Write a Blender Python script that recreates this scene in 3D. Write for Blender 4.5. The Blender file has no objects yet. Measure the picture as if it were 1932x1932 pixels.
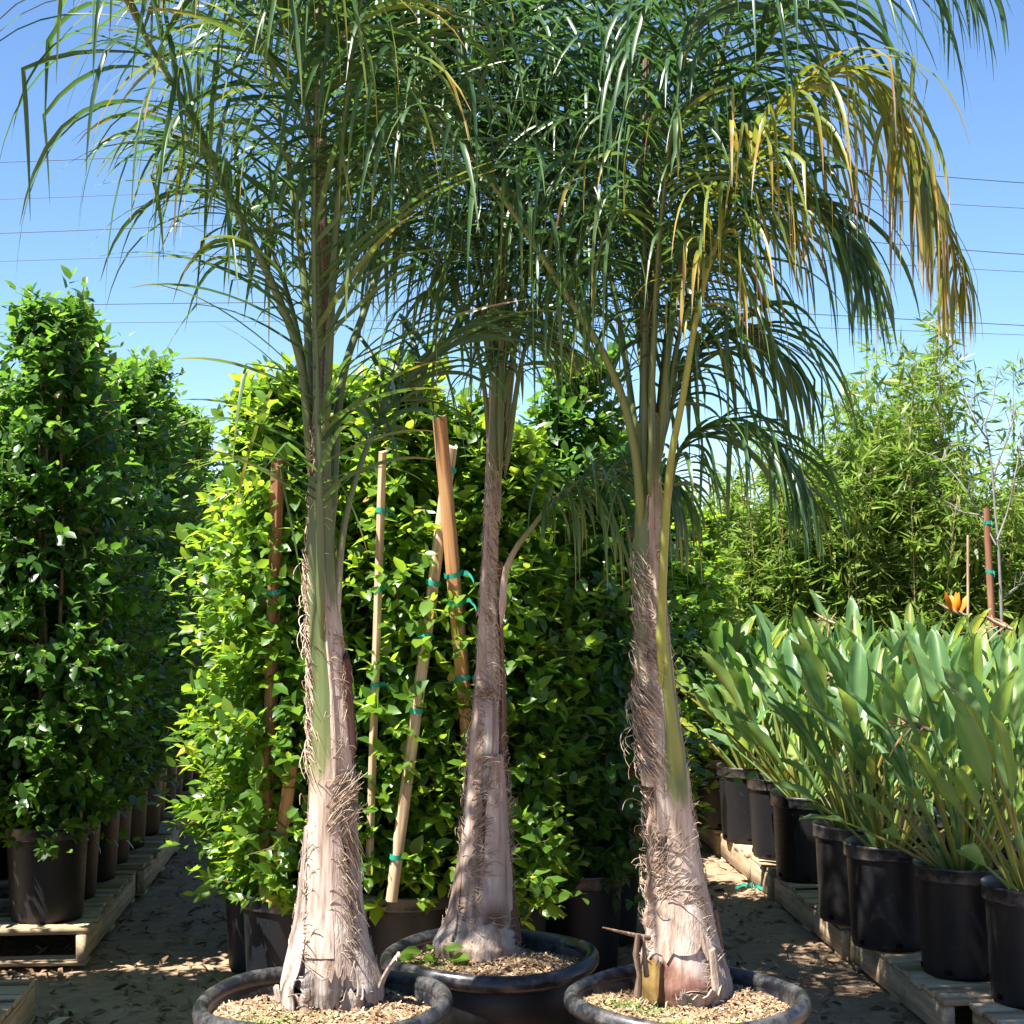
import bpy, math, random
import numpy as np
from mathutils import Vector, Matrix

R = math.radians
rng = np.random.default_rng(11)
random.seed(5)
sc = bpy.context.scene
COL = sc.collection

# ------------------------------------------------------------------ camera
FPX = 1650.0                       # focal length in pixels of a 1024 frame
CAMZ = 1.6
PITCH = math.atan(48 / FPX)
cam = bpy.data.cameras.new('camera')
cam.sensor_width = 36
cam.lens = 36 * FPX / 1024
cam.clip_end = 1000
camo = bpy.data.objects.new('camera', cam)
COL.objects.link(camo)
camo.location = (0, 0, CAMZ)
camo.rotation_euler = (R(90) + PITCH, 0, 0)
sc.camera = camo

# ------------------------------------------------------------------ light
TO_SUN = Vector((-0.40, -0.28, 0.872)).normalized()
SUN_EL = math.asin(TO_SUN.z)
SUN_AZ = math.atan2(TO_SUN.x, TO_SUN.y)      # clockwise from +Y
w = bpy.data.worlds.new('World')
sc.world = w
w.use_nodes = True
wn = w.node_tree.nodes
sky = wn.new('ShaderNodeTexSky')
sky.sky_type = 'NISHITA'
sky.sun_disc = False
sky.sun_elevation = SUN_EL
sky.sun_rotation = SUN_AZ
sky.altitude = 800
sky.air_density = 1.0
sky.dust_density = 0.0
sky.ozone_density = 8.0
bg = wn['Background']
bg.inputs['Strength'].default_value = 0.056
w.node_tree.links.new(sky.outputs[0], bg.inputs[0])
sun = bpy.data.lights.new('sun', 'SUN')
sun.energy = 5.0
sun.angle = R(0.5)
sun.color = (1.0, 0.95, 0.87)
suno = bpy.data.objects.new('sun', sun)
COL.objects.link(suno)
suno.rotation_euler = TO_SUN.to_track_quat('Z', 'Y').to_euler()
suno.location = (-5, -2, 9)

vs = sc.view_settings
vs.view_transform = 'Standard'
vs.look = 'None'
vs.exposure = 1.95
vs.gamma = 1.0
vs.use_curve_mapping = False
sc.cycles.max_bounces = 8
sc.cycles.diffuse_bounces = 2
sc.cycles.glossy_bounces = 2
sc.cycles.transmission_bounces = 4
sc.cycles.caustics_reflective = False
sc.cycles.caustics_refractive = False


# ------------------------------------------------------------------ helpers
def at(px, py, Y):
    """world point at depth Y seen at pixel (px, py) of a 1024 frame"""
    cx, cy = (px - 512) / FPX, (512 - py) / FPX
    dy = math.cos(PITCH) - cy * math.sin(PITCH)
    dz = math.sin(PITCH) + cy * math.cos(PITCH)
    k = Y / dy
    return np.array((cx * k, Y, CAMZ + dz * k))


def A(x, y, Y):
    """the same for the 1932 wide view of the photograph"""
    return at(x * 1024 / 1932, y * 1024 / 1932, Y)


def proj(P):
    P = np.atleast_2d(P)
    d = P - np.array((0, 0, CAMZ))
    c, s = math.cos(PITCH), math.sin(PITCH)
    f = d[:, 1] * c + d[:, 2] * s
    u = -d[:, 1] * s + d[:, 2] * c
    return 512 + d[:, 0] / f * FPX, 512 - u / f * FPX


def ground_at(px, py, z=0.0):
    lo, hi = 2.0, 60.0
    for _ in range(50):
        m = (lo + hi) / 2
        if at(px, py, m)[2] > z:
            lo = m
        else:
            hi = m
    return at(px, py, (lo + hi) / 2)


def nrm(v):
    v = np.asarray(v, float)
    n = np.linalg.norm(v, axis=-1, keepdims=True)
    return v / np.maximum(n, 1e-9)


def mesh_tris(name, V, F, mat=None, attrs=None, smooth=True, origin=None):
    V = np.asarray(V, np.float32)
    if origin is not None:
        V = V - np.asarray(origin, np.float32)
    F = np.asarray(F, np.int32)
    me = bpy.data.meshes.new(name)
    k = F.shape[1]
    me.vertices.add(len(V))
    me.vertices.foreach_set('co', V.ravel())
    me.loops.add(F.size)
    me.loops.foreach_set('vertex_index', F.ravel())
    me.polygons.add(len(F))
    me.polygons.foreach_set('loop_start', np.arange(0, F.size, k, dtype=np.int32))
    if smooth:
        me.polygons.foreach_set('use_smooth', np.ones(len(F), bool))
    for a, val in (attrs or {}).items():
        at_ = me.attributes.new(a, 'FLOAT', 'POINT')
        at_.data.foreach_set('value', np.asarray(val, np.float32))
    me.update(calc_edges=True)
    if mat:
        me.materials.append(mat)
    return me


def link(name, me, parent=None, loc=(0, 0, 0), rz=0.0, rot=None, scale=None):
    o = bpy.data.objects.new(name, me)
    COL.objects.link(o)
    o.location = loc
    o.rotation_euler = rot if rot is not None else (0, 0, rz)
    if scale is not None:
        o.scale = scale
    if parent is not None:
        o.parent = parent
    return o


def tag(o, label=None, cat=None, group=None, kind=None):
    if label: o['label'] = label
    if cat: o['category'] = cat
    if group: o['group'] = group
    if kind: o['kind'] = kind
    return o


def thing(name, label, cat, loc=(0, 0, 0), rz=0, group=None, rot=None):
    o = link(name, None, None, loc, rz, rot)
    return tag(o, label, cat, group)


class MB:
    """collects pieces of one mesh"""
    def __init__(s):
        s.v, s.f, s.a, s.n = [], [], [], 0

    def add(s, V, F, a=0.0):
        V = np.asarray(V, float)
        F = np.asarray(F, int)
        if F.shape[1] == 4:
            F = np.concatenate([F[:, [0, 1, 2]], F[:, [0, 2, 3]]])
        s.v.append(V)
        s.f.append(F + s.n)
        s.a.append(np.broadcast_to(np.asarray(a, float), (len(V),)))
        s.n += len(V)

    def grid(s, P, a=0.0, closed=False):
        """P: (m, n, 3) points"""
        m, n = P.shape[:2]
        idx = np.arange(m * n).reshape(m, n)
        if closed:
            idx = np.concatenate([idx, idx[:, :1]], 1)
        q = np.stack([idx[:-1, :-1], idx[:-1, 1:], idx[1:, 1:], idx[1:, :-1]], -1).reshape(-1, 4)
        a = np.asarray(a, float)
        s.add(P.reshape(-1, 3), q, a.reshape(-1) if a.ndim else a)

    def tube(s, pts, rad, n=6, a=0.0, flat=1.0, caps=True):
        pts = np.asarray(pts, float)
        m = len(pts)
        rad = np.broadcast_to(np.asarray(rad, float), (m,))
        T = nrm(np.gradient(pts, axis=0))
        ref = np.array((0.0, -1.0, 0.0))
        if abs(T[:, 1]).mean() > 0.8:
            ref = np.array((1.0, 0, 0))
        B = nrm(np.cross(T, ref))
        N = np.cross(B, T)
        th = np.linspace(0, 2 * math.pi, n, endpoint=False)
        P = pts[:, None] + rad[:, None, None] * (np.cos(th)[None, :, None] * B[:, None] + flat * np.sin(th)[None, :, None] * N[:, None])
        av = np.asarray(a, float)
        if av.ndim:
            av = np.repeat(av[:, None], n, 1)
        s.grid(P, av, closed=True)
        if caps:
            for k in (0, m - 1):
                base = np.vstack([P[k], pts[k][None]])
                f = [(i, (i + 1) % n, n) for i in range(n)]
                s.add(base, f, float(av[k, 0]) if av.ndim else float(av))

    def lathe(s, prof, n=48, c=(0, 0, 0), a=0.0):
        prof = np.asarray(prof, float)
        th = np.linspace(0, 2 * math.pi, n, endpoint=False)
        P = np.stack([prof[:, 0][:, None] * np.cos(th), prof[:, 0][:, None] * np.sin(th), np.repeat(prof[:, 1][:, None], n, 1)], -1)
        s.grid(P + np.asarray(c), a, closed=True)

    def box(s, x0, x1, y0, y1, z0, z1, j=0.0, bev=0.0, a=0.0):
        if bev <= 0:
            V = np.array([(x, y, z) for z in (z0, z1) for x, y in ((x0, y0), (x1, y0), (x1, y1), (x0, y1))], float)
            if j: V += rng.normal(0, j, V.shape)
            s.add(V, [(0, 3, 2, 1), (4, 5, 6, 7), (0, 1, 5, 4), (1, 2, 6, 5), (2, 3, 7, 6), (3, 0, 4, 7)], a)
            return
        b = bev
        rings = []
        for z, i in ((z0, b), (z0 + b, 0), (z1 - b, 0), (z1, b)):
            rings.append([(x0 + i, y0 + b, z), (x0 + b, y0 + i, z), (x1 - b, y0 + i, z), (x1 - i, y0 + b, z),
                          (x1 - i, y1 - b, z), (x1 - b, y1 - i, z), (x0 + b, y1 - i, z), (x0 + i, y1 - b, z)])
        P = np.array(rings, float)
        if j: P += rng.normal(0, j, P.shape)
        s.grid(P, a, closed=True)
        s.add(P[3], [(0, 1, 2, 3), (4, 5, 6, 7), (0, 3, 4, 7)], a)
        s.add(P[0], [(3, 2, 1, 0), (7, 6, 5, 4), (7, 4, 3, 0)], a)

    def mesh(s, name, mat, origin=None, smooth=True):
        return mesh_tris(name, np.concatenate(s.v), np.concatenate(s.f), mat, {'var': np.concatenate(s.a)}, smooth, origin)

    def build(s, name, mat, parent=None, origin=None, smooth=True, loc=(0, 0, 0), **kw):
        return link(name, s.mesh(name, mat, origin, smooth), parent, loc, **kw)


def spline(pts, n):
    """Catmull-Rom through pts, resampled to n points evenly by length"""
    p = np.asarray(pts, float)
    q = np.vstack([2 * p[0] - p[1], p, 2 * p[-1] - p[-2]])
    out = []
    for i in range(1, len(q) - 2):
        t = np.linspace(0, 1, 24, endpoint=False)[:, None]
        a, b, c, d = q[i - 1], q[i], q[i + 1], q[i + 2]
        out.append(0.5 * (2 * b + (c - a) * t + (2 * a - 5 * b + 4 * c - d) * t ** 2 + (3 * b - a - 3 * c + d) * t ** 3))
    out.append(p[-1][None])
    c = np.vstack(out)
    L = np.concatenate([[0], np.cumsum(np.linalg.norm(np.diff(c, axis=0), axis=1))])
    s = np.linspace(0, L[-1], n)
    return np.stack([np.interp(s, L, c[:, k]) for k in range(3)], 1), L[-1]


ORD = ['first', 'second', 'third', 'fourth', 'fifth', 'sixth', 'seventh', 'eighth', 'ninth', 'tenth', 'eleventh', 'twelfth', 'thirteenth', 'fourteenth', 'fifteenth', 'sixteenth', 'seventeenth', 'eighteenth', 'nineteenth', 'twentieth']


# ------------------------------------------------------------------ materials
class Mat:
    def __init__(s, name):
        s.m = bpy.data.materials.new(name)
        s.m.use_nodes = True
        s.t = s.m.node_tree
        s.n = s.t.nodes
        s.p = s.n['Principled BSDF']
        s.out = s.n['Material Output']

    def L(s, a, b):
        s.t.links.new(a, b)

    def new(s, kind, **kw):
        x = s.n.new(kind)
        for k, v in kw.items():
            setattr(x, k, v)
        return x

    def coord(s, which='Object', scale=(1, 1, 1)):
        tc = s.new('ShaderNodeTexCoord')
        mp = s.new('ShaderNodeMapping')
        mp.inputs['Scale'].default_value = scale
        s.L(tc.outputs[which], mp.inputs['Vector'])
        return mp.outputs[0]

    def noise(s, vec, scale=5, detail=4, rough=0.55, dist=0.0):
        x = s.new('ShaderNodeTexNoise')
        x.inputs['Scale'].default_value = scale
        x.inputs['Detail'].default_value = detail
        x.inputs['Roughness'].default_value = rough
        x.inputs['Distortion'].default_value = dist
        s.L(vec, x.inputs['Vector'])
        return x.outputs['Fac']

    def ramp(s, fac, stops, interp='LINEAR'):
        x = s.new('ShaderNodeValToRGB')
        r = x.color_ramp
        r.interpolation = interp
        while len(r.elements) < len(stops):
            r.elements.new(0.5)
        for e, (p, c) in zip(r.elements, stops):
            e.position = p
            e.color = (*c, 1) if len(c) == 3 else c
        s.L(fac, x.inputs[0])
        return x.outputs[0]

    def mix(s, fac, a, b, mode='MIX'):
        x = s.new('ShaderNodeMix', data_type='RGBA', blend_type=mode)
        for sock, v in ((x.inputs['Factor'], fac), (x.inputs[6], a), (x.inputs[7], b)):
            if isinstance(v, (int, float)):
                sock.default_value = v
            elif isinstance(v, tuple):
                sock.default_value = (*v, 1)
            else:
                s.L(v, sock)
        return x.outputs[2]

    def math(s, op, a, b=0.0, clamp=False):
        x = s.new('ShaderNodeMath', operation=op)
        x.use_clamp = clamp
        for sock, v in ((x.inputs[0], a), (x.inputs[1], b)):
            if isinstance(v, (int, float)):
                sock.default_value = v
            else:
                s.L(v, sock)
        return x.outputs[0]

    def attr(s, name):
        x = s.new('ShaderNodeAttribute', attribute_name=name)
        return x.outputs['Fac']

    def rand(s):
        return s.new('ShaderNodeObjectInfo').outputs['Random']

    def bump(s, h, strength=0.5, dist=0.01):
        x = s.new('ShaderNodeBump')
        x.inputs['Strength'].default_value = strength
        x.inputs['Distance'].default_value = dist
        s.L(h, x.inputs['Height'])
        s.L(x.outputs[0], s.p.inputs['Normal'])
        return x.outputs[0]

    def base(s, c):
        if isinstance(c, tuple):
            s.p.inputs['Base Color'].default_value = (*c, 1)
        else:
            s.L(c, s.p.inputs['Base Color'])

    def set(s, rough=0.6, spec=0.4):
        s.p.inputs['Roughness'].default_value = rough
        s.p.inputs['Specular IOR Level'].default_value = spec

    def translucent(s, col, fac):
        tr = s.new('ShaderNodeBsdfTranslucent')
        if isinstance(col, tuple):
            tr.inputs[0].default_value = (*col, 1)
        else:
            s.L(col, tr.inputs[0])
        mx = s.new('ShaderNodeMixShader')
        mx.inputs[0].default_value = fac
        s.L(s.p.outputs[0], mx.inputs[1])
        s.L(tr.outputs[0], mx.inputs[2])
        s.L(mx.outputs[0], s.out.inputs['Surface'])


def leaf_material(name, stops, tstops, tfac, rough=0.38, spec=0.5, vein=None):
    m = Mat(name)
    v = m.attr('var')
    if vein:
        v = m.math('ADD', v, m.math('MULTIPLY', m.math('SUBTRACT', m.rand(), 0.45), vein), clamp=True)
    c = m.ramp(v, stops)
    n = m.noise(m.coord('Object', (1, 1, 1)), 1.7, 3)
    c = m.mix(m.math('MULTIPLY', n, 0.35), c, tuple(0.75 * x for x in stops[0][1]))
    m.base(c)
    m.set(rough, spec)
    m.translucent(m.ramp(v, tstops), tfac)
    return m.m


M = {}
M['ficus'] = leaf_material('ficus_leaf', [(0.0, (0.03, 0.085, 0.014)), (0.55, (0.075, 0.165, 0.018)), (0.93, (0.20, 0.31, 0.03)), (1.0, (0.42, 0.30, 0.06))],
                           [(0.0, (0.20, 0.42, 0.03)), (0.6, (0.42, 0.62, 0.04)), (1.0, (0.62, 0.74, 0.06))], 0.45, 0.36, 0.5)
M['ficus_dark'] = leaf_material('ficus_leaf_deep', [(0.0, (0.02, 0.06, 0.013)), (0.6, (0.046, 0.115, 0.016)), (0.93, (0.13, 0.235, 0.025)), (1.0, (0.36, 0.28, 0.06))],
                                [(0.0, (0.12, 0.32, 0.03)), (0.6, (0.22, 0.46, 0.04)), (1.0, (0.42, 0.62, 0.06))], 0.38, 0.36, 0.5)  # deeper copy of the ficus leaf; on two block shrubs it stands for shade
M['bamboo'] = leaf_material('bamboo_leaf', [(0.0, (0.09, 0.155, 0.022)), (0.5, (0.19, 0.24, 0.035)), (0.8, (0.30, 0.29, 0.06)), (1.0, (0.40, 0.28, 0.10))],
                            [(0.0, (0.22, 0.42, 0.05)), (0.6, (0.38, 0.55, 0.07)), (1.0, (0.6, 0.55, 0.15))], 0.42, 0.45, 0.4)
M['paradise'] = leaf_material('paradise_leaf', [(0.0, (0.08, 0.165, 0.06)), (0.5, (0.135, 0.235, 0.075)), (0.85, (0.22, 0.30, 0.06)), (1.0, (0.30, 0.25, 0.07))],
                              [(0.0, (0.20, 0.42, 0.09)), (0.6, (0.40, 0.60, 0.08)), (1.0, (0.6, 0.6, 0.08))], 0.38, 0.42, 0.45, 0.8)


def palm_leaf_material():
    m = Mat('palm_leaflet')
    v = m.attr('var')          # 0 green .. 1 dead
    n = m.noise(m.coord('Object'), 9, 3)
    f = m.math('ADD', v, m.math('MULTIPLY', m.math('SUBTRACT', n, 0.5), 0.25))
    c = m.ramp(f, [(0.0, (0.024, 0.062, 0.026)), (0.3, (0.05, 0.105, 0.03)), (0.5, (0.12, 0.16, 0.024)),
                   (0.68, (0.27, 0.21, 0.04)), (0.84, (0.34, 0.205, 0.075)), (1.0, (0.48, 0.37, 0.25))])
    m.base(c)
    m.set(0.36, 0.5)
    t = m.ramp(f, [(0.0, (0.09, 0.22, 0.05)), (0.3, (0.18, 0.36, 0.05)), (0.5, (0.4, 0.44, 0.04)),
                   (0.7, (0.58, 0.40, 0.07)), (1.0, (0.6, 0.42, 0.22))])
    m.translucent(t, 0.28)
    return m.m


M['palm_leaf'] = palm_leaf_material()


def petiole_material():
    """pale dry sheath low down (var 0) to green stalk (var 1), yellowing past 1"""
    m = Mat('palm_petiole')
    v = m.attr('var')
    streak = m.noise(m.coord('Object', (70, 70, 4)), 1.0, 5, 0.6)
    patch = m.noise(m.coord('Object', (9, 9, 5)), 1.5, 4, 0.6)
    dry = m.ramp(streak, [(0.25, (0.12, 0.075, 0.05)), (0.45, (0.36, 0.27, 0.215)), (0.7, (0.52, 0.43, 0.37))])
    grn = m.ramp(m.math('MULTIPLY', v, 0.5), [(0.28, (0.15, 0.15, 0.055)), (0.5, (0.095, 0.125, 0.038)), (0.72, (0.24, 0.25, 0.04)), (1.0, (0.32, 0.29, 0.05))])
    grn = m.mix(m.math('MULTIPLY', streak, 0.35), grn, (0.05, 0.09, 0.03))
    k = m.math('ADD', v, m.math('MULTIPLY', m.math('SUBTRACT', patch, 0.5), 0.9))
    k = m.math('ADD', k, m.math('MULTIPLY', m.math('SUBTRACT', streak, 0.5), 1.5))
    k = m.math('MULTIPLY', m.math('SUBTRACT', k, 0.25), 2.6, clamp=True)
    m.base(m.mix(k, dry, grn))
    m.set(0.42, 0.45)
    m.bump(streak, 0.45, 0.004)
    return m.m


M['petiole'] = petiole_material()


def bark_material(name, cols, spots=0.5, scale=1.0):
    m = Mat(name)
    streak = m.noise(m.coord('Object', (48 * scale, 48 * scale, 2.6 * scale)), 1.0, 6, 0.62, 0.4)
    fine = m.noise(m.coord('Object', (160, 160, 14)), 1.0, 3, 0.6)
    patch = m.noise(m.coord('Object', (7, 7, 4)), 1.3, 5, 0.62, 0.6)
    c = m.ramp(streak, [(0.33, cols[0]), (0.44, cols[1]), (0.56, cols[2]), (0.72, cols[3])])
    c = m.mix(m.ramp(patch, [(0.42, (0, 0, 0)), (0.6, (1, 1, 1))]), c, m.mix(0.35, c, cols[1]))
    dark = m.ramp(m.noise(m.coord('Object', (13, 13, 7)), 2.0, 6, 0.7, 0.8), [(0.60, (0, 0, 0)), (0.74, (1, 1, 1))])
    c = m.mix(m.math('MULTIPLY', dark, spots), c, (0.055, 0.035, 0.025))
    crack = m.ramp(m.noise(m.coord('Object', (34, 34, 1.3)), 1.0, 4, 0.6, 0.8), [(0.33, (1, 1, 1)), (0.39, (0, 0, 0))])
    c = m.mix(m.math('MULTIPLY', crack, 0.8), c, (0.05, 0.03, 0.02))
    v = m.math('ADD', m.attr('var'), m.math('MULTIPLY', m.math('SUBTRACT', patch, 0.5), 0.8))
    c = m.mix(m.math('MULTIPLY', v, m.math('GREATER_THAN', m.attr('var'), 0.02), clamp=True), c, (0.13, 0.07, 0.04))
    m.base(m.mix(m.math('MULTIPLY', fine, 0.22), c, cols[1]))
    m.set(0.85, 0.15)
    h = m.math('ADD', streak, m.math('MULTIPLY', fine, 0.5))
    m.bump(h, 1.0, 0.009)
    return m.m


M['bark'] = bark_material('palm_trunk_fibre', [(0.04, 0.024, 0.016), (0.13, 0.085, 0.058), (0.25, 0.18, 0.135), (0.38, 0.30, 0.24)], 0.8)
M['sheath'] = bark_material('palm_dry_sheath', [(0.085, 0.05, 0.032), (0.29, 0.205, 0.155), (0.46, 0.37, 0.305), (0.56, 0.49, 0.425)], 0.75, 0.6)
M['sheath_grey'] = bark_material('palm_grey_sheath', [(0.10, 0.07, 0.055), (0.26, 0.21, 0.18), (0.40, 0.35, 0.31), (0.51, 0.465, 0.42)], 0.6, 0.7)
M['maroon'] = bark_material('palm_maroon_sheath', [(0.05, 0.02, 0.012), (0.12, 0.055, 0.035), (0.2, 0.11, 0.075), (0.32, 0.21, 0.16)], 0.5, 0.7)


def foot_material():
    """pale sheath (0) over maroon (0.5) to ochre (1)"""
    m = Mat('palm_foot_sheath')
    streak = m.noise(m.coord('Object', (48, 48, 4)), 1.0, 6, 0.62, 0.4)
    n = m.noise(m.coord('Object'), 16, 6, 0.7, 0.5)
    f = m.math('ADD', m.attr('var'), m.math('MULTIPLY', m.math('SUBTRACT', n, 0.5), 0.55))
    c = m.ramp(f, [(0.12, (0.46, 0.38, 0.33)), (0.3, (0.30, 0.16, 0.12)), (0.48, (0.10, 0.035, 0.025)), (0.66, (0.20, 0.08, 0.03)), (0.82, (0.21, 0.12, 0.035)), (1.0, (0.24, 0.175, 0.05))])
    m.base(m.mix(m.math('MULTIPLY', m.ramp(streak, [(.35, (1, 1, 1)), (.6, (0, 0, 0))]), 0.55), c, (0.09, 0.05, 0.025)))
    m.set(0.6, 0.3)
    m.bump(streak, 0.6, 0.005)
    return m.m


M['foot'] = foot_material()


def fibre_material():
    m = Mat('palm_fibre')
    v = m.attr('var')
    m.base(m.ramp(v, [(0, (0.10, 0.06, 0.035)), (0.5, (0.30, 0.215, 0.15)), (1, (0.55, 0.46, 0.36))]))
    m.set(0.75, 0.2)
    return m.m


M['fibre'] = fibre_material()


def plain(name, col, rough=0.6, spec=0.4, var=0.25, scale=8):
    m = Mat(name)
    n = m.noise(m.coord('Object'), scale, 5)
    m.base(m.mix(n, tuple(x * (1 - var) for x in col), tuple(min(1, x * (1 + var)) for x in col)))
    m.set(rough, spec)
    m.bump(n, 0.2, 0.003)
    return m.m


def plastic_material():
    m = Mat('black_nursery_plastic')
    co = m.coord('Object')
    scr = m.noise(m.coord('Object', (6, 6, 40)), 2.0, 6, 0.7)
    n = m.noise(co, 6, 6, 0.65)
    rnd = m.rand()
    black = m.mix(rnd, (0.006, 0.007, 0.009), (0.012, 0.012, 0.013))
    tc = m.new('ShaderNodeTexCoord')
    sep = m.new('ShaderNodeSeparateXYZ')
    m.L(tc.outputs['Object'], sep.inputs[0])
    low = m.math('MULTIPLY', m.math('SUBTRACT', 0.16, sep.outputs['Z']), 4.0, clamp=True)
    d = m.math('ADD', m.math('MULTIPLY', low, 0.5), m.math('MULTIPLY', m.math('SUBTRACT', n, 0.42), 1.6))
    d = m.math('MULTIPLY', d, m.math('ADD', m.math('MULTIPLY', m.math('POWER', rnd, 3.0), 0.22), 0.015), clamp=True)
    c = m.mix(d, black, (0.16, 0.125, 0.10))
    sp = m.ramp(m.noise(co, 90, 2, 0.5), [(0.66, (0, 0, 0)), (0.72, (1, 1, 1))])
    c = m.mix(m.math('MULTIPLY', sp, 0.10), c, (0.2, 0.17, 0.14))
    m.base(c)
    m.set(0.42, 0.3)
    r = m.math('ADD', 0.34, m.math('MULTIPLY', scr, 0.3))
    m.L(r, m.p.inputs['Roughness'])
    m.bump(scr, 0.12, 0.002)
    return m.m


M['plastic'] = plastic_material()


def rim_material():
    m = Mat('scuffed_plastic_rim')
    co = m.coord('Object')
    n = m.noise(co, 11, 6, 0.7)
    f = m.noise(co, 60, 4, 0.7)
    k = m.math('MULTIPLY', m.math('SUBTRACT', m.math('ADD', n, m.math('MULTIPLY', f, 0.35)), 0.60), 2.4, clamp=True)
    m.base(m.mix(m.math('MULTIPLY', k, 0.75), (0.010, 0.011, 0.014), (0.17, 0.155, 0.145)))
    m.set(0.4, 0.5)
    m.L(m.math('ADD', 0.3, m.math('MULTIPLY', k, 0.4)), m.p.inputs['Roughness'])
    m.bump(f, 0.15, 0.002)
    return m.m


M['rim'] = rim_material()


def wood_material(name, c0, c1, c2):
    m = Mat(name)
    g = m.noise(m.coord('Object', (3, 42, 42)), 1.0, 6, 0.6, 0.6)
    b = m.noise(m.coord('Object', (2, 6, 6)), 1.5, 4)
    c = m.ramp(g, [(0.3, c0), (0.5, c1), (0.72, c2)])
    c = m.mix(m.math('MULTIPLY', b, 0.5), c, m.mix(m.rand(), c0, c2))
    st = m.ramp(m.noise(m.coord('Object'), 4.0, 5, 0.65), [(0.56, (0, 0, 0)), (0.72, (1, 1, 1))])
    c = m.mix(m.math('MULTIPLY', st, 0.6), c, tuple(0.35 * x for x in c0))
    m.base(c)
    m.set(0.8, 0.25)
    m.bump(g, 0.5, 0.004)
    return m.m


M['pallet'] = wood_material('weathered_pallet_wood', (0.20, 0.135, 0.08), (0.40, 0.285, 0.17), (0.55, 0.42, 0.27))


def stake_material(name, c0, c1, c2):
    m = Mat(name)
    g = m.noise(m.coord('Object', (42, 42, 2.5)), 1.0, 6, 0.6, 0.6)
    c = m.ramp(g, [(0.3, c0), (0.5, c1), (0.72, c2)])
    m.base(c)
    m.set(0.75, 0.25)
    m.bump(g, 0.4, 0.004)
    return m.m


M['stake'] = stake_material('stake_wood', (0.20, 0.09, 0.035), (0.38, 0.2, 0.085), (0.50, 0.32, 0.16))
M['stake_pale'] = stake_material('split_stake_wood', (0.22, 0.14, 0.08), (0.42, 0.3, 0.19), (0.58, 0.46, 0.32))
M['stake_brown'] = stake_material('brown_stake_wood', (0.11, 0.045, 0.025), (0.2, 0.09, 0.05), (0.30, 0.16, 0.1))
M['tie'] = plain('green_tie_tape', (0.01, 0.22, 0.15), 0.4, 0.4, 0.25, 30)
M['twig'] = plain('twig_bark', (0.16, 0.115, 0.075), 0.85, 0.2, 0.4, 40)
M['grey_bark'] = plain('smooth_grey_bark', (0.17, 0.16, 0.155), 0.7, 0.3, 0.3, 30)
M['cane'] = plain('bamboo_cane', (0.27, 0.215, 0.09), 0.5, 0.4, 0.4, 14)
M['wire'] = plain('wire', (0.04, 0.05, 0.08), 0.5, 0.3, 0.1, 3)
M['orange'] = plain('orange_petal', (0.72, 0.17, 0.012), 0.5, 0.3, 0.25, 40)
M['dead_flower'] = plain('dried_flower', (0.30, 0.16, 0.09), 0.85, 0.15, 0.5, 60)
M['bract'] = plain('flower_bract', (0.16, 0.12, 0.07), 0.5, 0.4, 0.4, 30)


def ground_material():
    m = Mat('dry_dirt')
    co = m.coord('Object')
    big = m.noise(co, 0.9, 4, 0.6)
    mid = m.noise(co, 9, 6, 0.68)
    fine = m.noise(co, 60, 5, 0.7)
    c = m.ramp(mid, [(0.3, (0.17, 0.108, 0.068)), (0.5, (0.30, 0.20, 0.13)), (0.72, (0.45, 0.32, 0.215))])
    c = m.mix(m.math('MULTIPLY', big, 0.45), c, (0.21, 0.138, 0.088))
    c = m.mix(m.math('MULTIPLY', fine, 0.5), c, (0.33, 0.24, 0.165))
    m.base(c)
    m.set(0.95, 0.1)
    m.bump(m.math('ADD', m.math('MULTIPLY', mid, 1.0), m.math('MULTIPLY', fine, 0.5)), 0.9, 0.02)
    return m.m


def soil_material():
    m = Mat('potting_mulch')
    co = m.coord('Object')
    mid = m.noise(co, 22, 6, 0.7)
    fine = m.noise(co, 120, 4, 0.7)
    c = m.ramp(mid, [(0.3, (0.10, 0.06, 0.035)), (0.5, (0.28, 0.18, 0.105)), (0.7, (0.45, 0.32, 0.2))])
    m.base(m.mix(m.math('MULTIPLY', fine, 0.5), c, (0.36, 0.25, 0.15)))
    m.set(0.95, 0.1)
    m.bump(m.math('ADD', mid, m.math('MULTIPLY', fine, 0.6)), 1.0, 0.012)
    return m.m


M['ground'] = ground_material()
M['soil'] = soil_material()


def chip_material():
    m = Mat('wood_chip')
    v = m.attr('var')
    m.base(m.ramp(v, [(0, (0.07, 0.042, 0.026)), (0.35, (0.2, 0.125, 0.072)), (0.7, (0.40, 0.28, 0.17)), (1, (0.58, 0.46, 0.31))]))
    m.set(0.85, 0.15)
    return m.m


M['chip'] = chip_material()
M['moss'] = plain('tiny_green_weed', (0.15, 0.22, 0.06), 0.7, 0.2, 0.5, 40)


# ------------------------------------------------------------------ ground
def fbm(x, y, oct=4, seed=0):
    r = np.random.default_rng(seed)
    out = np.zeros_like(x)
    amp = 1.0
    fr = 1.0
    for _ in range(oct):
        for _k in range(4):
            a = r.uniform(0, 2 * math.pi)
            ph = r.uniform(0, 2 * math.pi)
            k = fr * r.uniform(0.7, 1.4)
            out += amp * 0.35 * np.sin(k * (x * math.cos(a) + y * math.sin(a)) + ph)
        amp *= 0.52
        fr *= 2.1
    return out


def ground_z(x, y):
    return 0.012 * fbm(np.asarray(x, float), np.asarray(y, float), 5, 3) * 1.0


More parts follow.
